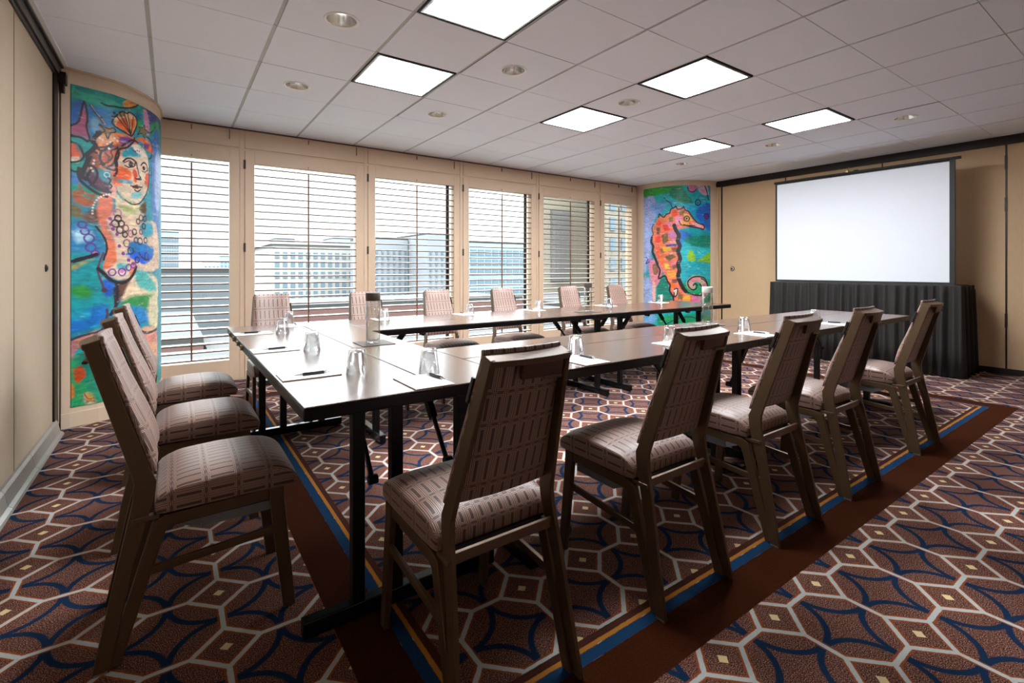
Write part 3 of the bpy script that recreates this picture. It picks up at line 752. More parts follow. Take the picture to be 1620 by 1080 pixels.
# ---------------------------------------------------------------- window wall
bays = [(.612+1.275*(i-1), .70+1.275*(i-1), 1.75+1.275*(i-1), 1.835+1.275*(i-1)) for i in range(6)]
bays[0] = (-.255, -.165, .475, .56); bays[5] = (5.71, 5.80, 6.46, 6.547)
bm = newbm(); y0, y1 = WY1+.012, WY1+.15
box(bm, WX0-.1, WX1+.1, y0, y1, 0, .20); box(bm, WX0-.1, WX1+.1, y0, y1, 2.23, CEIL+.1)
xs = [WX0-.1]+[v for b in bays for v in (b[1]-.01, b[2]+.01)]+[WX1+.1]
for i in range(0, len(xs), 2): box(bm, xs[i], xs[i+1], y0, y1, .20, 2.23)
struct(obj('wall_back_window', bm, M['frame'])).name = 'wall_window'
for n, (fx0, ox0, ox1, fx1) in enumerate(bays):
    bm = newbm(); a, b = WY1, WY1+.03
    box(bm, fx0, ox0, a, b, .005, 2.34); box(bm, ox1, fx1, a, b, .005, 2.34); box(bm, ox0, ox1, a, b, 2.218, 2.34); box(bm, ox0, ox1, a, b, .005, .212)
    wf = struct(obj('window_%d' % (n+1), bm, M['frame'], bevel=.002))
    bm = newbm(); box(bm, fx0, fx1, a, b, 2.368, 2.545)
    obj('header_panel', bm, M['frame'], wf, bevel=.002)
    bm = newbm(); xm = (ox0+ox1)/2
    box(bm, xm-.004, xm+.004, a-.012, a, 2.49, 2.535); box(bm, ox1-.004, ox1+.002, a-.012, a, 2.44, 2.535); box(bm, xm-.003, xm+.003, a-.006, a, 2.225, 2.245)
    obj('pull_tab', bm, M['rod'], wf)
    bm = newbm(); hx = fx0 if n < 1 else fx0
    for hz in (.45, 1.35, 2.2): box(bm, hx-.012, hx+.006, a-.008, a+.001, hz-.045, hz+.045)
    obj('hinge', bm, M['jamb'], wf)
    bm = newbm(); zz = .245
    for i in range(27):
        z = .235+i*.0745
        # slat: slim lens section, room edge brown
        yA, yB = WY1+.004, WY1+.082; tl = .004
        sec = [(yA, z-.0055, 1), (yA+.004, z-.0065, 0), (yA+.04, z-.006+tl, 0), (yB-.004, z-.003+tl*2, 0), (yB, z+tl*2, 0), (yB-.004, z+.003+tl*2, 0), (yA+.04, z+.006+tl, 0), (yA+.004, z+.006, 1), (yA, z+.0045, 1)]
        A = [bm.verts.new((ox0+.004, q[0], q[1])) for q in sec]; B = [bm.verts.new((ox1-.004, q[0], q[1])) for q in sec]
        for j in range(len(sec)):
            f = bm.faces.new((A[j], A[(j+1) % len(sec)], B[(j+1) % len(sec)], B[j])); f.material_index = 1 if j in (0, 7, 8) else 0
        bm.faces.new(A[::-1]); bm.faces.new(B)
    obj('louver_slats', bm, [M['louver'], M['louver_edge']], wf)
    bm = newbm(); box(bm, xm-.007, xm+.007, WY1-.012, WY1-.001, .235, 2.16); obj('tilt_rod', bm, M['rod'], wf)
    bm = newbm(); box(bm, ox0-.008, ox1+.008, WY1+.105, WY1+.11, .20, 2.23); obj('glass_pane', bm, M['pane'], wf)
    if n in (2, 3, 4):
        bm = newbm(); box(bm, ox1-.07, ox1-.03, WY1+.085, WY1+.104, .20, 2.23); obj('outer_mullion', bm, M['jamb'], wf)
bm = newbm()
for i in range(6):
    x = 1.835+1.275*(i-1)+.025
    box(bm, x-.018, x+.018, WY1+.006, WY1+.013, .005, CEIL-.012)
struct(obj('trim_8', bm, M['frame']))
bm = newbm(); box(bm, WX0, WX1, WY1-.004, WY1+.02, 2.548, CEIL); struct(obj('trim_9', bm, M['louver_edge']))

# ---------------------------------------------------------------- ceiling
T = .6096; GX, GY = -.112, 3.745
lights = [(2, -1), (5, -1), (8, -1), (2, -3), (5, -3), (8, -3)]
downs = [(1, -2), (1, 0), (3, -2), (3, 0), (5, -2), (9, -4), (9, -2), (9, 0)]
downs_xy = {(1,-2):(.80,2.85),(1,0):(.80,4.07),(3,-2):(2.015,2.86),(3,0):(2.01,4.08),(5,-2):(3.22,2.85),(9,-4):(5.68,1.63),(9,-2):(5.68,2.86),(9,0):(5.68,4.08)}
bm = newbm(); bmg = newbm()
box(bmg, WX0-.1, WX1+.1, WY0-.1, WY1+.15, CEIL+.012, CEIL+.03)
j0 = int(math.floor((WY0-GY)/T)); j1 = int(math.ceil((WY1-GY)/T)); i0 = int(math.floor((WX0-GX)/T)); i1 = int(math.ceil((WX1-GX)/T))
for i in range(i0, i1):
    for j in range(j0, j1):
        if (i, j) in lights: continue
        xa, xb = max(WX0, GX+i*T+.011), min(WX1, GX+(i+1)*T-.011); ya, yb = max(WY0, GY+j*T+.0025), min(WY1, GY+(j+1)*T-.0025)
        if xb-xa < .02 or yb-ya < .02: continue
        key = None
        for dk, (dx_, dy_) in downs_xy.items():
            if xa < dx_ < xb and ya < dy_ < yb: key = (dx_, dy_)
        if not key: box(bm, xa, xb, ya, yb, CEIL, CEIL+.011)
        else:
            cx, cy = key; n = 40; inner = []; outer = []
            for q in range(n):
                t = 2*PI*q/n+.0001; c_, s_ = math.cos(t), math.sin(t)
                sx_ = ((xb-cx) if c_ > 0 else (cx-xa))/abs(c_); sy_ = ((yb-cy) if s_ > 0 else (cy-ya))/abs(s_); r_ = min(sx_, sy_)
                outer.append(bm.verts.new((cx+c_*r_, cy+s_*r_, CEIL))); inner.append(bm.verts.new((cx+.083*c_, cy+.083*s_, CEIL)))
            # add true corners
            for q in range(n):
                a_, b_ = outer[q], outer[(q+1) % n]; f = [inner[q], a_]
                ca, cb = a_.co, b_.co
                if abs(ca.x-cb.x) > 1e-4 and abs(ca.y-cb.y) > 1e-4:
                    f.append(bm.verts.new((xb if max(ca.x, cb.x) > xb-1e-4 else xa, yb if max(ca.y, cb.y) > yb-1e-4 else ya, CEIL)))
                f += [b_, inner[(q+1) % n]]; bm.faces.new(f)
ce = struct(obj('ceiling', bm, M['tile']))
bm = newbm()
for j in range(j0, j1+1):
    y = GY+j*T
    if WY0 < y < WY1: box(bm, WX0, WX1, y-.0012, y+.0012, CEIL+.003, CEIL+.012)
for i in range(i0, i1+1):
    x = GX+i*T
    if WX0 < x < WX1: box(bm, x-.0105, x+.0105, WY0, WY1, CEIL+.005, CEIL+.013)
obj('grid_bar', bm, M['grid'], ce)
hb = newbm()
# slab above with openings only where lamps stand
for i in range(i0, i1):
    for j in range(j0, j1):
        xa, xb = GX+i*T, GX+(i+1)*T; ya, yb = GY+j*T, GY+(j+1)*T
        if (i, j) in lights: continue
        if any(xa < a < xb and ya < b < yb for a, b in downs_xy.values()): continue
        box(hb, xa, xb, ya, yb, CEIL+.013, CEIL+.02)
box(hb, WX0-.1, WX1+.1, WY0-.1, WY1+.15, CEIL+.16, CEIL+.2)
bmg.free(); obj('backing', hb, M['reveal'], ce)
names = {(2,-1):'square ceiling light panel nearest the left column, in the row by the windows',(5,-1):'middle square ceiling light panel of the row nearest the windows',(8,-1):'square ceiling light panel of the window row nearest the seahorse column',
 (2,-3):'large square ceiling light panel cut by the top edge of the photo',(5,-3):'middle square ceiling light panel of the row farther from the windows',(8,-3):'square ceiling light panel nearest the projection screen'}
lt = None
for key in lights:
    x, y = GX+(key[0]+.5)*T, GY+(key[1]+.5)*T
    if lt is None:
        lt = thing('ceiling_light', names[key], 'ceiling light', (x, y, CEIL), 0, 'square fluorescent ceiling panels')
        h = T/2-.011; bm = newbm()
        for s_ in (-1, 1): box(bm, s_*h-.006 if s_ > 0 else -h, h if s_ > 0 else -h+.006, -h, h, -.004, .05); box(bm, -h, h, h-.006 if s_ > 0 else -h, h if s_ > 0 else -h+.006, -.004, .05)
        box(bm, -h, h, -h, h, .05, .055); obj('housing', bm, M['reveal'], lt)
        bm = newbm(); h2 = h-.013
        for s_ in (-1, 1): box(bm, h2-.014 if s_ > 0 else -h2, h2 if s_ > 0 else -h2+.014, -h2, h2, -.003, .012); box(bm, -h2+.014, h2-.014, h2-.014 if s_ > 0 else -h2, h2 if s_ > 0 else -h2+.014, -.003, .012)
        obj('frame', bm, M['alu'], lt)
        bm = newbm(); h3 = h2-.014; box(bm, -h3, h3, -h3, h3, .0, .006); obj('diffuser', bm, M['panel'], lt)
    else: dup(lt, (x, y, CEIL), 0, names[key])
dn = {(1,-2):'round recessed downlight above the left end of the tables, upper left of the photo',(1,0):'round recessed downlight nearest the left column',(3,-2):'round recessed downlight beside the big light panel at the top',(3,0):'round recessed downlight nearest the third window',
 (5,-2):'brightly lit round downlight between the two middle light panels',(9,-4):'round recessed downlight farthest right, above the projection screen',(9,-2):'round recessed downlight between the two rightmost light panels',(9,0):'small round recessed downlight nearest the seahorse column'}
dl = None
for key, (x, y) in downs_xy.items():
    if dl is None:
        dl = thing('downlight', dn[key], 'downlight', (x, y, CEIL), 0, 'round recessed downlights')
        bm = newbm(); lathe(bm, [(.082, .002), (.082, -.003), (.093, -.006), (.098, -.002), (.098, .0), (.082, .002)], 40); obj('trim_ring', bm, M['trimw'], dl, smooth=True)
        bm = newbm(); lathe(bm, [(.082, .0), (.07, .045), (.058, .08), (.055, .09), (.0, .09)], 40); obj('reflector', bm, M['mirror'], dl, smooth=True)
        bm = newbm(); lathe(bm, [(0, .055), (.022, .06), (.028, .072), (.024, .088), (0, .088)], 24); obj('lamp', bm, M['bulb'], dl, smooth=True)
    else: dup(dl, (x, y, CEIL), 0, dn[key])

# ---------------------------------------------------------------- chair
def hw(z):   # outer half width of the frame at height z
    return float(np.interp(z, [0, .5, .92], [.197, .167, .124]))
def plate(secs, s, th=.014):
    """stack of (y0,y1,z) sections, flat bar; s = side"""
    bm = newbm(); R = []
    for y0, y1, z in secs:
        xo = hw(z)*s; xi = (hw(z)-th)*s
        R.append([bm.verts.new(p) for p in ((xo, y0, z), (xo, y1, z), (xi, y1, z), (xi, y0, z))])
    for a, b in zip(R, R[1:]):
        for j in range(4): bm.faces.new((a[j], a[(j+1) % 4], b[(j+1) % 4], b[j]))
    bm.faces.new(R[0]); bm.faces.new(R[-1]); return bm
def uvbox(me, f):
    uvl = me.uv_layers.new(name='uv')
    for li in me.loops: pass
    for p in me.polygons:
        for l in p.loop_indices: uvl.data[l].uv = f(me.vertices[me.loops[l].vertex_index].co, p.normal)
def cushion(nx, ny, fx, name, parent):
    pass
def make_chair(label):
    t = thing('banquet_chair', label, 'chair', (0, 0, 0), 0)
    for s in (-1, 1):
        o = obj('rear_leg', plate([(-.018, .022, 0), (.034, .074, .27), (.072, .124, .46), (.074, .128, .50), (.068, .118, .525), (-.046, -.008, .915)], s), M['chairm'], t, bevel=.0025)
        bm = newbm(); box(bm, s*hw(0)-.012*(s > 0)-.0, s*hw(0)+.012*(s < 0), -.014, .018, 0, .006); obj('glide', bm, M['alu'], o)
        xo = .19
        # front leg
        bm = newbm(); R = []
        for y0, y1, z, xx in ((.470, .508, 0, .192), (.430, .474, .365, .187), (.428, .474, .405, .187)):
            R.append([bm.verts.new(p) for p in ((s*xx, y0, z), (s*xx, y1, z), (s*(xx-.02), y1, z), (s*(xx-.02), y0, z))])
        for a, b in zip(R, R[1:]):
            for j in range(4): bm.faces.new((a[j], a[(j+1) % 4], b[(j+1) % 4], b[j]))
        bm.faces.new(R[0]); bm.faces.new(R[-1]); o = obj('front_leg', bm, M['chairm'], t, bevel=.003)
        bm = newbm(); box(bm, s*.182-.009, s*.182+.009, .472, .506, -.0, .005); obj('glide', bm, M['alu'], o)
        # side rail and rear strut in one bent bar
        path = [((.43, .405), (.43, .37)), ((.15, .398), (.17, .362)), ((.118, .385), (.15, .352)), ((.012, .004), (.045, .004))]
        bm = newbm(); R = []
        for (ya, za), (yb, zb) in path:
            fr_ = max(0, min(1, (za)/.4)); xa = .176*fr_+.182*(1-fr_)+.008
            R.append([bm.verts.new(p) for p in ((s*xa, ya, za), (s*xa, yb, zb), (s*(xa-.02), yb, zb), (s*(xa-.02), ya, za))])
        for a, b in zip(R, R[1:]):
            for j in range(4): bm.faces.new((a[j], a[(j+1) % 4], b[(j+1) % 4], b[j]))
        bm.faces.new(R[0]); bm.faces.new(R[-1]); obj('side_rail', bm, M['chairm'], t, bevel=.003)
        bm = newbm(); bar(bm, (s*.179, .085, .243), (s*.179, .45, .268), .013, .024); obj('stretcher', bm, M['chairm'], t, bevel=.002)
        bm = newbm(); box(bm, s*.165-.012, s*.165+.012, .07, .135, .39, .404); obj('joint_bracket', bm, M['chairtop'], t, bevel=.002)
    bm = newbm(); box(bm, -.170, .170, .074, .086, .390, .418); obj('crossbar', bm, M['chairtop'], t, bevel=.002)
    bm = newbm(); box(bm, -.165, .165, .12, .43, .392, .406); obj('seat_pan', bm, M['blackp'], t)
    bm = newbm()
    box(bm, -.15, .15, .24, .44, .325, .331); 
    for s in (-1, 1): bar(bm, (s*.15, .24, .338), (s*.15, .44, .338), .006, .03); bar(bm, (s*.15, .24, .338), (s*.165, .16, .375), .006, .024)
    box(bm, -.15, .15, .436, .442, .325, .36); obj('underseat_rack', bm, M['steel'], t)
    # seat cushion
    NX, NY = 20, 26; bm = newbm(); grid = []
    hx0, ya, yb = .188, .122, .515
    def prof(v):   # v in 0..1 along y
        return float(np.interp(v, [0, .05, .17, .45, .72, .86, .95, 1], [.445, .466, .480, .486, .484, .474, .458, .436]))
    for j in range(NY+1):
        v = j/NY; y = ya+(yb-ya)*v; row = []
        for i in range(NX+1):
            u = -1+2*i/NX; hx = hx0-.006*abs(2*v-1)**6; cr_ = 1-abs(u)**3.2
            top = prof(v); z = top + .016*cr_*(1-abs(2*v-1)**4) - .006*(abs(u)**8)
            row.append(bm.verts.new((u*hx, y, z)))
        grid.append(row)
    for j in range(NY):
        for i in range(NX): bm.faces.new((grid[j][i], grid[j][i+1], grid[j+1][i+1], grid[j+1][i]))
    ring_ = [grid[0][i] for i in range(NX+1)]+[grid[j][NX] for j in range(1, NY+1)]+[grid[NY][i] for i in range(NX-1, -1, -1)]+[grid[j][0] for j in range(NY-1, 0, -1)]
    low = []
    for v_ in ring_:
        c_ = v_.co; low.append(bm.verts.new((c_.x*1.0, min(max(c_.y, ya+.004), yb-.005), .404)))
    n = len(ring_)
    for i in range(n): bm.faces.new((ring_[i], low[i], low[(i+1) % n], ring_[(i+1) % n]))
    bm.faces.new(low)
    o = obj('seat', bm, M['fabric'], t, smooth=True, bevel=.006, seg=3)
    def suv(c, nrm):
        u = c.x; v = c.y
        if abs(nrm.x) > .6: u = c.x+(1 if nrm.x > 0 else -1)*(.5-c.z)
        elif abs(nrm.y) > .6: v = c.y-(1 if nrm.y < 0 else -1)*(.5-c.z)
        return (u+1.0155, v+.98)
    uvbox(o.data, suv)
    # back cushion (front) and back panel (rear), in the plane of the uprights
    def bk(y_off, x, tt, curve=1.):
        z = .475+tt*.445; yb_ = float(np.interp(z, [.475, .525, .915], [.118, .118, -.008])); h = hw(z)
        return Vector((x, yb_+y_off-.016*curve*(1-(x/h)**2), z))
    NU, NV = 18, 22
    def sheet(off, t0, t1, inset, uvs, name, mat_, thick, bulge):
        bm = newbm(); F = []; B = []
        for j in range(NV+1):
            v = j/NV; tt = t0+(t1-t0)*v; z = .475+tt*.445; h = hw(z)-inset; rf, rb = [], []
            for i in range(NU+1):
                u = -1+2*i/NU; x = u*h
                edge = (1-abs(u)**6)*(1-abs(2*v-1)**10)
                rf.append(bm.verts.new(bk(off+thick*.45+thick*.55*edge+bulge*edge*math.exp(-((v-.25)/.3)**2), x, tt))); rb.append(bm.verts.new(bk(off, x, tt)))
            F.append(rf); B.append(rb)
        for j in range(NV):
            for i in range(NU):
                bm.faces.new((F[j][i], F[j+1][i], F[j+1][i+1], F[j][i+1])); bm.faces.new((B[j][i], B[j][i+1], B[j+1][i+1], B[j+1][i]))
            bm.faces.new((F[j][0], B[j][0], B[j+1][0], F[j+1][0])); bm.faces.new((F[j][NU], F[j+1][NU], B[j+1][NU], B[j][NU]))
        for i in range(NU):
            bm.faces.new((F[0][i], F[0][i+1], B[0][i+1], B[0][i])); bm.faces.new((F[NV][i], B[NV][i], B[NV][i+1], F[NV][i+1]))
        o = obj(name, bm, mat_, t, smooth=True, bevel=.004, seg=3)
        uvbox(o.data, lambda c, nrm: ((c.x if abs(nrm.x) < .7 else (c.x-c.y*(1 if nrm.x > 0 else -1)))+1.0155, c.z*1.04+.11))
        return o
    sheet(.001, .115, 1.035, .001, 0, 'backrest', M['fabric'], .026, .016)
    sheet(-.013, .12, .955, .0145, 0, 'back_panel', M['fabric'], .0125, 0)
    # top rail, bowed
    bm = newbm(); R = []; n = 12
    for i in range(n+1):
        u = -1+2*i/n; x = u*(hw(.915)); yo = -.016*(1-u*u)
        R.append([bm.verts.new(p) for p in ((x, -.047+yo, .912), (x, -.004+yo, .926), (x, -.006+yo, .915), (x, -.036+yo, .896), (x, -.044+yo, .897))])
    for a, b in zip(R, R[1:]):
        for j in range(5): bm.faces.new((a[j], a[(j+1) % 5], b[(j+1) % 5], b[j]))
    bm.faces.new(R[0]); bm.faces.new(R[-1]); obj('top_rail', bm, M['chairtop'], t, bevel=.0015)
    # grab handle plate
    bm = newbm(); R = []; n = 8
    for i in range(n+1):
        x = -.035+.135*i/n; x = min(x, .106); u = x/.124; yo = -.016*(1-u*u)
        R.append([bm.verts.new(p) for p in ((x, -.041+yo, .905), (x, -.030+yo, .858), (x, -.018+yo, .860), (x, -.026+yo, .907))])
    for a, b in zip(R, R[1:]):
        for j in range(4): bm.faces.new((a[j], a[(j+1) % 4], b[(j+1) % 4], b[j]))
    bm.faces.new(R[0]); bm.faces.new(R[-1]); o = obj('handle', bm, M['handle'], t, bevel=.002)
    bm = newbm(); box(bm, .03, .09, -.050, -.036, .852, .862); obj('handle_lip', bm, M['chairtop'], o, bevel=.003)
    bm = newbm(); bar(bm, (-.137, .044, .80), (-.131, .023, .865), .008, .012, up=(0, 1, 0)); obj('side_clip', bm, M['blackp'], t, bevel=.002)
    return t
near = [(.735, 'patterned banquet chair nearest the camera, seen from behind at the near table'), (1.482, 'second patterned chair along the near table, right of the frontmost one'),
        (2.205, 'third patterned chair along the near table, in the middle of its row of five'), (2.907, 'fourth patterned chair along the near table, second from the screen end'), (3.908, 'fifth patterned chair of the near row, closest to the skirted table')]
ch0 = make_chair(near[0][1]); ch0['group'] = 'chairs along the near table'
ch0.location = (near[0][0], 1.002, 0)
for x, lab in near[1:]: dup(ch0, (x, 1.004, 0), 0, lab)
for y, xr, lab in ((1.957, -.165, 'patterned chair at the head table, frontmost of the three by the left wall'), (2.66, -.183, 'middle one of three patterned chairs facing the head table at the left'), (3.40, -.20, 'patterned chair at the head table nearest the painted left column')):
    c_ = dup(ch0, (xr, y, 0), -PI/2, lab); c_['group'] = 'chairs at the head table'
for i, (x, lab) in enumerate(((.633, 'patterned chair at the far table by the first pillar, leftmost under the windows'), (1.364, 'patterned chair at the far table partly hidden behind the grey-capped bottle'), (2.046, 'patterned chair in front of the third window, seat visible under the far table'),
          (2.79, 'patterned chair in front of the fourth window at the far table'), (3.695, 'patterned chair in front of the fifth window, left of the far bottle'), (4.466, 'patterned chair in front of the last window, nearest the seahorse column'))):
    c_ = dup(ch0, (x, 4.155, 0), PI, lab); c_['group'] = 'chairs along the window side'

# ---------------------------------------------------------------- tables
TT = .74
def table(name, label, x0, x1, y0, y1, seams, legs, axis, posts, outer, tl=(0, 0)):
    """axis 'x': long side along X; seams: positions across; legs: long positions; posts: offsets from outer edge"""
    t = thing('folding_table', label, 'table', ((x0+x1)/2, (y0+y1)/2, 0), 0, 'dark folding conference tables')
    ox, oy = (x0+x1)/2, (y0+y1)/2
    def uvt(me):
        uvl = me.uv_layers.new(name='uv')
        for l in me.loops:
            c = me.vertices[l.vertex_index].co; uvl.data[l.index].uv = (c.x, c.y) if axis == 'x' else (c.y, c.x)
    cuts = ([x0]+seams+[x1]) if axis == 'y' else ([y0]+seams+[y1])
    for a, b in zip(cuts, cuts[1:]):
        g = .0012; g = .003; a2 = a+(g if a != cuts[0] else 0); b2 = b-(g if b != cuts[-1] else 0)
        bm = newbm()
        if axis == 'y': box(bm, a2-ox, b2-ox, y0-oy, y1-oy, TT-.005, TT)
        else: box(bm, x0-ox, x1-ox, a2-oy, b2-oy, TT-.005, TT)
        o = obj('tabletop', bm, M['table'], t, bevel=.0015, seg=1); uvt(o.data)
    bm = newbm(); e = .004
    box(bm, x0-ox-.001, x1-ox+.001, y0-oy-.001, y1-oy+.001, TT-.042, TT-.0045); 
    obj('apron', bm, M['tableedge'], t, bevel=.006, seg=3)
    for li, lp in enumerate(legs):
        bm = newbm(); a, b = (x0, x1) if axis == 'y' else (y0, y1)
        def P(al, ac): return (ac-ox, al-oy) if axis == 'y' else (al-ox, ac-oy)
        sgn = 1 if lp < ((y0+y1)/2 if axis == 'y' else (x0+x1)/2) else -1
        p, q = P(lp, a+.022), P(lp, b-.022)
        bar(bm, (*p, .032), (*q, .032), .04, .05)
        fb = obj('foot_bar', bm, M['footmetal'], t, bevel=.003)
        bm = newbm()
        for ac in (a+.06, b-.06):
            pp = P(lp, ac); tube(bm, (*pp, 0), (*pp, .008), .014, 12)
        obj('leveller', bm, M['legblack'], fb)
        hb_ = newbm(); p, q = P(lp, a+.10), P(lp, b-.10); bar(hb_, (*p, .685), (*q, .685), .045, .035); obj('hinge_rail', hb_, M['legblack'], t, bevel=.002)
        for of in posts:
            ac = outer+of if outer in (x0, y0) else outer-of
            pp = P(lp, ac); bm = newbm(); box(bm, pp[0]-.02, pp[0]+.02, pp[1]-.02, pp[1]+.02, .055, .70); obj('leg', bm, M['legblack'], t, bevel=.003)
        bpos = [(a+b)/2-.12, (a+b)/2+.16]
        for ac in bpos:
            bm = newbm(); p0 = P(lp+sgn*.02, ac); p1 = P(lp+sgn*.13, ac); p2 = P(lp+sgn*.25, ac)
            tube(bm, (*p0, .43), (*p1, .56), .009, 8); bar(bm, (*p1, .555), (*p2, .695), .022, .034); tube(bm, (*P(lp+sgn*.01, ac-.015), .43), (*P(lp+sgn*.01, ac+.015), .43), .016, 10)
            obj('brace', bm, M['legblack'], t)
        bm = newbm()
        c0 = P(lp+sgn*.30, a+.06); c1 = P(lp+sgn*.30, a+.10); tube(bm, (*c0, TT-.05), (*c1, TT-.05), .018, 14); obj('caster', bm, M['blackp'], t)
    return t
table('h', 'dark folding head table at the left end, running towards the windows', .303, 1.032, 1.450, 3.745, [.735], [1.58, 3.615], 'y', [.19, .32, .57], .303)
table('n1', 'dark folding table of the near row, corner piece beside the head table', 1.035, 2.66, 1.42, 2.148, [1.85], [1.115, 2.55], 'x', [.19, .57], 1.42)
table('n2', 'dark folding table of the near row, its free end towards the screen', 2.663, 5.06, 1.42, 2.148, [1.85], [2.77, 4.72], 'x', [.19, .57], 1.42)
table('f1', 'dark folding table by the windows, joining the head table at the far corner', 1.035, 3.282, 3.02, 3.745, [3.33], [1.115, 3.17], 'x', [.28, .57], 3.745)
table('f2', 'dark folding table by the windows, ending in front of the seahorse column', 3.285, 5.085, 3.02, 3.745, [3.33], [3.47, 4.71], 'x', [.28, .57], 3.745)

ht = [o for o in C.objects if o.name == 'folding_table'][0]
for yy in (3.50, 3.27, 3.06, 2.88):
    bm = newbm(); box(bm, -.3665-.006, -.3645, yy-2.5975-.022, yy-2.5975+.022, .712, .728); box(bm, -.3665-.010, -.3645, yy-2.5975-.008, yy-2.5975+.008, .706, .732); obj('linking_clip', bm, M['hook'], ht, bevel=.0015)
# ---------------------------------------------------------------- tumblers, bottles, pads, pens
def tumbler(label):
    t = thing('water_glass', label, 'glass', (0, 0, 0), 0, 'upturned water glasses')
    bm = newbm(); ro, rt, h = .0385, .0285, .092   # rim down, base up
    lathe(bm, [(0, h), (rt-.004, h), (rt, h-.003), (ro, .0), (ro-.0022, .0), (rt-.0028, h-.014), (rt-.007, h-.017), (0, h-.0165)], 40)
    obj('glass_body', bm, M['glass'], t, smooth=True); return t
G = [(.565,1.818,'upturned glass at the near left corner, beside the pad closest to the table corner'), (.552,2.466,'upturned glass beside the second pad of the head table'), (.552,3.227,'upturned glass beside the third pad of the head table, far left'),
 (.674,3.69,'small upturned glass behind another at the far left corner'), (.796,1.683,'upturned glass on the corner behind the pad left of the nearest chair'), (1.497,1.636,'upturned glass between the two nearest chairs on the near table'),
 (2.158,1.625,'upturned glass just behind the second near chair top'), (2.885,1.629,'upturned glass behind the third near chair on the brown table top'), (3.86,1.64,'upturned glass behind the fourth near chair, closest to the screen'),
 (1.31,3.54,'upturned glass just right of the grey-capped bottle on the far table'), (2.086,3.604,'upturned glass right of the chair at the third window'), (2.842,3.618,'upturned glass right of the chair at the fourth window'),
 (3.655,3.49,'upturned glass right of the far bottle'), (4.688,3.655,'upturned glass in front of the seahorse painting')]
g0 = tumbler(G[0][2]); g0.location = (G[0][0], G[0][1], TT)
for x, y, lab in G[1:]: dup(g0, (x, y, TT+(.0035 if lab.startswith('upturned glass behind the third') else 0)), random.random(), lab)

def bottle(label, x, y, cap, h=.262):
    t = thing('water_bottle', label, 'bottle', (x, y, TT+.0035), 0, 'tall glass water bottles')
    bm = newbm(); r = .036
    lathe(bm, [(0, 0), (r-.004, 0), (r, .005), (r, h-.045), (r-.003, h-.04), (r-.003, h-.03), (r-.005, h-.03), (r-.0055, h-.042), (r-.0025, h-.047), (r-.0025, .02), (r-.008, .014), (0, .013)], 40); obj('bottle_body', bm, M['glass'], t, smooth=True)
    bm = newbm(); lathe(bm, [(0, .0145), (r-.009, .0155), (r-.003, .0215), (r-.003, h-.075), (0, h-.075)], 40); obj('water', bm, M['water'], t, smooth=True)
    bm = newbm(); lathe(bm, [(0, h), (r-.001, h), (r+.001, h-.003), (r+.001, h-.041), (r-.001, h-.0415), (r-.0025, h-.0395), (r-.0025, h-.028), (0, h-.028)], 40); obj('cap', bm, cap, t, smooth=True, bevel=.001)
    return t
bottle('tall glass bottle with a dark taupe cap on the head table', .864, 2.505, M['capgrey'])
bottle('tall glass bottle standing on the far table in front of the fifth window', 3.09, 3.21, M['capgrey'])
bottle('tall glass bottle with a pale cap on the near table', 3.073, 2.0, M['capwhite'])
def coaster(label, x, y):
    bm = newbm(); box(bm, -.085, .085, -.088, .088, 0, .003); o = obj('bottle_mat', bm, M['tray'], loc=(x, y, TT), bevel=.001); tag(o, label, 'mat', 'square mats under the bottles')
coaster('dark square mat under the bottle on the head table', .868, 2.50); coaster('dark square mat under the bottle on the far table', 3.09, 3.21); coaster('dark square mat under the pale-capped bottle on the near table', 3.073, 2.0)
def notepad(label):
    t = thing('notepad', label, 'notepad', (0, 0, 0), 0, 'white notepads')
    bm = newbm(); box(bm, -.07, .07, -.1, .1, 0, .0012); obj('backing_board', bm, M['padback'], t)
    bm = newbm(); box(bm, -.07, .07, -.1, .1, .0012, .0035); obj('sheets', bm, M['paper'], t)
    return t
def pen(label):
    t = thing('ballpoint_pen', label, 'pen', (0, 0, 0), 0, 'navy and silver pens')
    bm = newbm(); tube(bm, (-.038, 0, .0055), (.036, 0, .0055), .0055, 16); obj('barrel', bm, M['penblue'], t, smooth=False, bevel=.001)
    bm = newbm(); tube(bm, (-.066, 0, .0045), (-.038, 0, .0055), .0012, 12, .0045); tube(bm, (.036, 0, .0055), (.052, 0, .0055), .0045, 12, .003); tube(bm, (.052, 0, .0055), (.06, 0, .0055), .002, 10); obj('metal_ends', bm, M['pensilver'], t)
    bm = newbm(); bar(bm, (.01, 0, .0125), (.045, 0, .0125), .003, .0012); bar(bm, (.043, 0, .0125), (.043, 0, .008), .003, .002, up=(0, 1, 0)); obj('clip', bm, M['pensilver'], t)
    return t
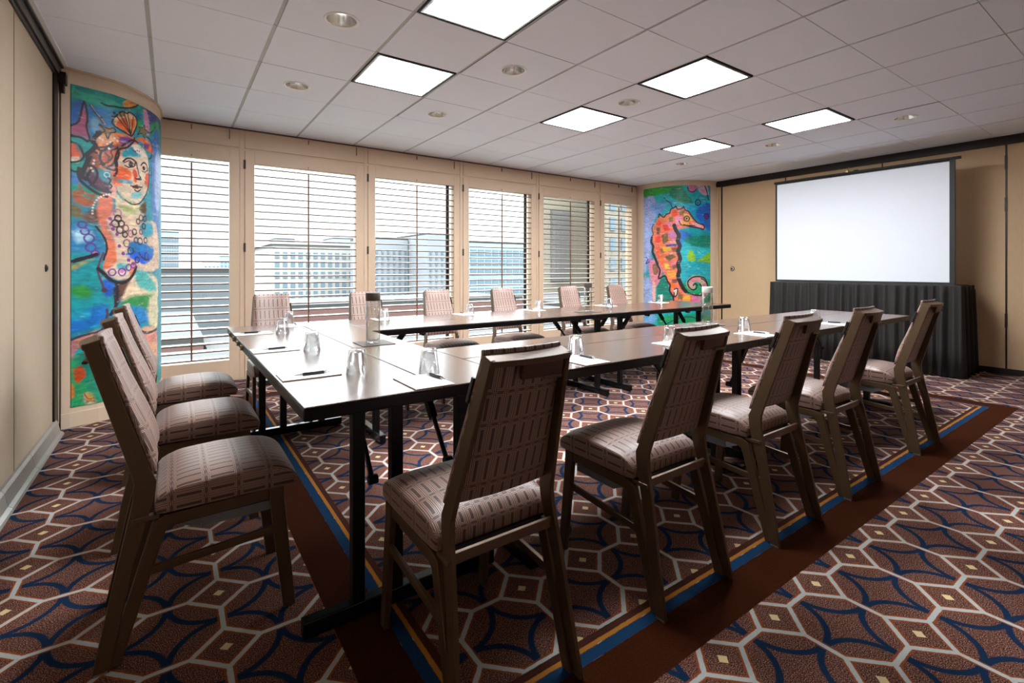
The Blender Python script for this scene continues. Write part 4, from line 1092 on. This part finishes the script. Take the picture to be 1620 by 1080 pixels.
# pads: centre x, y, rotation (long side along x at the head table, along y elsewhere)
PD = [(.413, 1.895, PI/2, .425, 1.872, .0, 'at the near left corner of the head table'), (.405, 2.567, PI/2, .413, 2.559, .05, 'at the middle of the head table'), (.400, 3.285, PI/2, .39, 3.278, -.1, 'at the far left end of the head table'),
      (.712, 1.553, 0, .771, 1.575, -1.5, 'on the corner just left of the nearest chair'), (1.43, 1.525, 0, 1.48, 1.545, -1.55, 'between the first and second near chairs'), (2.12, 1.56, 0, 2.17, 1.58, -1.5, 'behind the top of the second near chair'),
      (2.84, 1.53, 0, 2.893, 1.535, -1.55, 'behind the third near chair'), (3.83, 1.51, 0, 3.865, 1.515, -1.3, 'behind the fourth near chair'),
      (.66, 3.60, PI/2*0, .70, 3.60, 1.5, 'at the far left corner'), (1.33, 3.64, 0, 1.30, 3.66, 1.55, 'on the far table beside the taupe-capped bottle'), (2.05, 3.64, 0, 2.055, 3.69, 1.4, 'on the far table before the third window'),
      (2.80, 3.64, 0, 2.78, 3.66, 1.5, 'on the far table before the fourth window'), (3.76, 3.64, 0, 3.775, 3.67, 1.45, 'on the far table before the fifth window'), (4.62, 3.64, 0, 4.60, 3.68, 1.3, 'on the far table before the seahorse column')]
p0 = pe0 = None
for i, (x, y, rz, qx, qy, qr, where) in enumerate(PD):
    la, lb = 'white notepad '+where, 'navy and silver pen on the pad '+where
    if p0 is None: p0 = notepad(la); p0.location = (x, y, TT); p0.rotation_euler.z = rz; pe0 = pen(lb); pe0.location = (qx, qy, TT+.0036); pe0.rotation_euler.z = qr
    else: dup(p0, (x, y, TT), rz, la); dup(pe0, (qx, qy, TT+.0036), qr, lb)

# ---------------------------------------------------------------- skirted table and projection screen
t = thing('skirted_table', 'tall table with pleated black skirt below the projection screen', 'table', (6.85, 2.4, 0))
t.location = (0, 0, 0)
bm = newbm(); box(bm, 6.64, 7.08, 1.47, 3.33, .935, .962); obj('tabletop', bm, M['skirt'], t, bevel=.004)
bm = newbm(); N = 620
path = []
corners = [(7.08, 3.36), (6.61, 3.365), (6.61, 1.43), (7.08, 1.435)]
segs = []
for a, b in zip(corners, corners[1:]): segs.append((Vector(a), Vector(b)))
Lt = sum((b-a).length for a, b in segs); rows = [(.958, .3), (.945, .5), (.925, .35), (.90, .7), (.6, 1.0), (.3, 1.15), (.012, 1.3)]
grid = []
random.seed(3); ph = [random.random()*2*PI for _ in range(6)]
for z, amp in rows:
    r_ = []
    for i in range(N+1):
        d = Lt*i/N; acc = 0
        for a, b in segs:
            L_ = (b-a).length
            if d <= acc+L_+1e-9: p = a+(b-a)*((d-acc)/L_); n_ = Vector(((b-a).y, -(b-a).x)).normalized(); break
            acc += L_
        n_ = -n_ if (p+n_*.1-Vector((6.85, 2.4))).length < (p-Vector((6.85, 2.4))).length else n_
        s_ = Lt*i/N; fold = math.sin(s_*72+ph[0]+1.1*math.sin(s_*9))*.6+math.sin(s_*41+ph[1])*.4+math.sin(s_*118+ph[2])*.2*(1.3-amp)
        flare = (.958-z)*.018
        q = p+n_*(fold*.024*amp+flare); r_.append(bm.verts.new((q.x, q.y, z)))
    grid.append(r_)
for a, b in zip(grid, grid[1:]):
    for i in range(N): bm.faces.new((a[i], a[i+1], b[i+1], b[i]))
o = obj('skirt', bm, M['skirt'], t, smooth=True); sd = o.modifiers.new('thickness', 'SOLIDIFY'); sd.thickness = .003
bm = newbm()
for x in (6.68, 7.04):
    for y in (1.52, 3.28): box(bm, x-.015, x+.015, y-.015, y+.015, 0, .936)
obj('leg_frame', bm, M['legblack'], t)
t = thing('projection_screen', 'white projection screen in black frame above the skirted table', 'projection screen', (6.85, 2.47, .963))
t.location = (0, 0, 0)
SXX = 6.84; sy0, sy1, sz0, sz1 = 1.575, 3.388, .985, 2.285
bm = newbm(); box(bm, SXX, SXX+.003, sy0, sy1, sz0, sz1); obj('screen_surface', bm, M['screen'], t)
bm = newbm(); b_ = .02
box(bm, SXX-.004, SXX+.02, sy0-.045, sy0, sz0-.022, sz1+.02); box(bm, SXX-.004, SXX+.012, sy1, sy1+b_, sz0-.022, sz1+.02); box(bm, SXX-.004, SXX+.012, sy0, sy1, sz0-.022, sz0); box(bm, SXX-.004, SXX+.012, sy0, sy1, sz1, sz1+.012)
obj('black_border', bm, M['screenframe'], t)
bm = newbm(); tube(bm, (SXX+.01, sy0-.09, sz1+.03), (SXX+.01, sy1+.04, sz1+.03), .016, 16); obj('roller_case', bm, M['screenframe'], t)
bm = newbm(); box(bm, SXX+.02, SXX+.05, 2.44, 2.48, .963, sz1+.06); box(bm, SXX-.02, SXX+.1, 2.36, 2.56, .963, .975); obj('support_mast', bm, M['screenframe'], t)
bm = newbm(); tube(bm, (SXX+.01, 2.54, sz1+.045), (SXX+.01, 2.54, sz1+.085), .006, 10); box(bm, SXX-.01, SXX+.03, 2.525, 2.555, sz1+.04, sz1+.062); tube(bm, (SXX+.01, 2.54, sz1+.085), (SXX+.01, 2.52, sz1+.1), .003, 8); obj('hook', bm, M['hook'], t)

# ---------------------------------------------------------------- city outside
def bmat(name, c):
    return mat(name, tuple(v_*.6 for v_ in srgb(c)), .85, var=.06, vscale=.3, spec=.2)
EXF = {'roof': .2, 'cream': .35, 'brick': .5, 'tan': .35, 'ground': .25}
EX = {'stone': bmat('pale_stone', 'a9a8a4'), 'grey': bmat('grey_concrete', '8f959b'), 'blue': bmat('blue_glass_tower', '93a9b8'), 'beige': bmat('beige_render', '8b8375'), 'darkg': bmat('dark_window_bay', '6a6866'), 'roof': bmat('membrane_roof', '60676b'), 'roofdark': mat('roof_felt', (.02, .021, .021), .9), 'rooflight': mat('roof_gravel', (.075, .073, .066), .9),
      'brick': bmat('dull_brick', '694e4a'), 'win': bmat('facade_window', '6b7d88'), 'ground': mat('street_ground', (.026, .026, .024), .9), 'cream': mat('cream_parapet', (.22, .21, .18), .9), 'tan': mat('tan_metal', (.10, .08, .068), .8)}
bm = newbm(); v = [bm.verts.new(p) for p in ((-400, 8, -30), (700, 8, -30), (700, 600, -30), (-400, 600, -30))]; bm.faces.new(v); g = obj('city_ground', bm, EX['ground']); tag(g, 'grey city ground far below the windows', 'ground'); g['kind'] = 'structure'
def building(label, x0, x1, y0, y1, z1, m_, cols=0, rows=0, wz=1.6, wx=.6, ztop=None, side=None, z0=-30, cornice=0, wm='win', extra=None, shown=12):
    t = thing('office_building', label, 'building', (0, 0, 0))
    bm = newbm(); box(bm, x0, x1, y0, y1, z0, z1); obj('walls', bm, EX[m_], t)
    bm = newbm(); box(bm, x0-cornice, x1+cornice, y0-cornice, y1+cornice, z1, z1+max(.3, cornice*.7)); obj('roof', bm, EX['roofdark'] if not cornice else EX[m_], t)
    if cols:
        pw = (x1-x0)/cols; zt = (z1-1.0) if ztop is None else ztop; ph_ = wz*1.6; base = None
        for r in range(rows):
            for c in range(cols):
                x = x0+(c+.5)*pw; z = zt-(r+.5)*ph_
                if z < z0+1: continue
                if base is None:
                    b2 = newbm(); box(b2, -pw*wx/2, pw*wx/2, -.15, .05, -wz/2, wz/2); base = obj('window', b2, EX[wm], t, loc=(x, y0, z))
                else:
                    o = base.copy(); C.objects.link(o); o.location = (x, y0, z)
    return t
building('pale office tower far away behind the first window, left edge', -2.7, 1.45, 150, 165, 10.3, 'grey', 8, 6, 1.0, .6)
building('low distant building just right of the far tower in the first window', 8.1, 12.5, 180, 190, 3.3, 'stone', 4, 1, 1, .5)
building('distant blue block at the right of the first window', 13.9, 17.4, 200, 210, 5.4, 'blue', 3, 3, 1, .5)
building('wide grey roof block just below the horizon in the first window', -6, 3.45, 38, 60, .85, 'roof', 0)
building('long pale stone building with rows of windows in the second window', 15.2, 34.0, 98, 125, 5.7, 'stone', 14, 7, 1.15, .55, ztop=4.6, cornice=.5)
building('stepped roof house above the pale stone building in the second window', 20, 24.5, 127, 135, 8.2, 'grey', 0)
building('grey block rising at the right behind the stone building', 33.5, 41, 127, 137, 8.8, 'grey', 0)
building('grey apartment block at the left of the third window', 28.0, 35.5, 84, 94, 6.4, 'grey', 7, 12, .6, .35, ztop=4.6)
building('taller grey apartment tower at the right of the third window', 35.7, 42.3, 76, 90, 7.0, 'grey', 6, 12, .6, .35, ztop=4.4)
building('pale blue glass tower behind the fourth window', 52, 67, 90, 110, 6.7, 'blue', 8, 9, 1.3, .8)
building('pale block to the right of the blue tower', 68, 80, 96, 110, 4.9, 'grey', 0)
building('tall beige tower with a dark window bay behind the fifth window', 32.0, 42.0, 40, 43, 22, 'beige', 0)
t = bpy.context.scene.objects; bm = newbm(); box(bm, 33.0, 35.5, 39.6, 40.05, -.2, 7.4)
bt = [o for o in C.objects if o.name.startswith('office_building') and o['label'].startswith('tall beige')][0]; obj('dark_bay', bm, EX['darkg'], bt)
bm = newbm(); box(bm, 31.6, 38.2, 39.7, 40.05, -2.6, -1.6); obj('window_band', bm, EX['win'], bt)
building('beige hotel block with many windows behind the last window', 35.2, 45, 34, 35.6, 18, 'beige', 6, 9, 1.25, .45, ztop=12.6)
building('low brown brick building below the second and third windows', 4.2, 22, 30, 37, -1.25, 'brick', 14, 2, .55, .4, z0=-12)
building('long flat grey roof building under the second window', 1.0, 14, 17, 23, -1.95, 'cream', 0, z0=-12)
building('brown roofed shed below the first window', -5, .9, 20, 33, -1.55, 'brick', 0, z0=-12)
building('cream parapet building at the bottom of the first window', -5, 2.0, 13.5, 17, -1.55, 'cream', 16, 1, .2, .5, ztop=-1.75, z0=-12)
building('dull brown terrace lowest in the first window', -5, 3, 9.6, 12.3, -1.9, 'tan', 0, z0=-12)
building('grey low roofs below the fourth window', 23, 30.5, 24, 38, -1.6, 'grey', 10, 2, .5, .5, z0=-12)
building('pale terrace with panels lowest under the third window', 3.5, 16, 11.5, 16, -2.6, 'stone', 18, 1, .5, .5, ztop=-2.8, z0=-12)
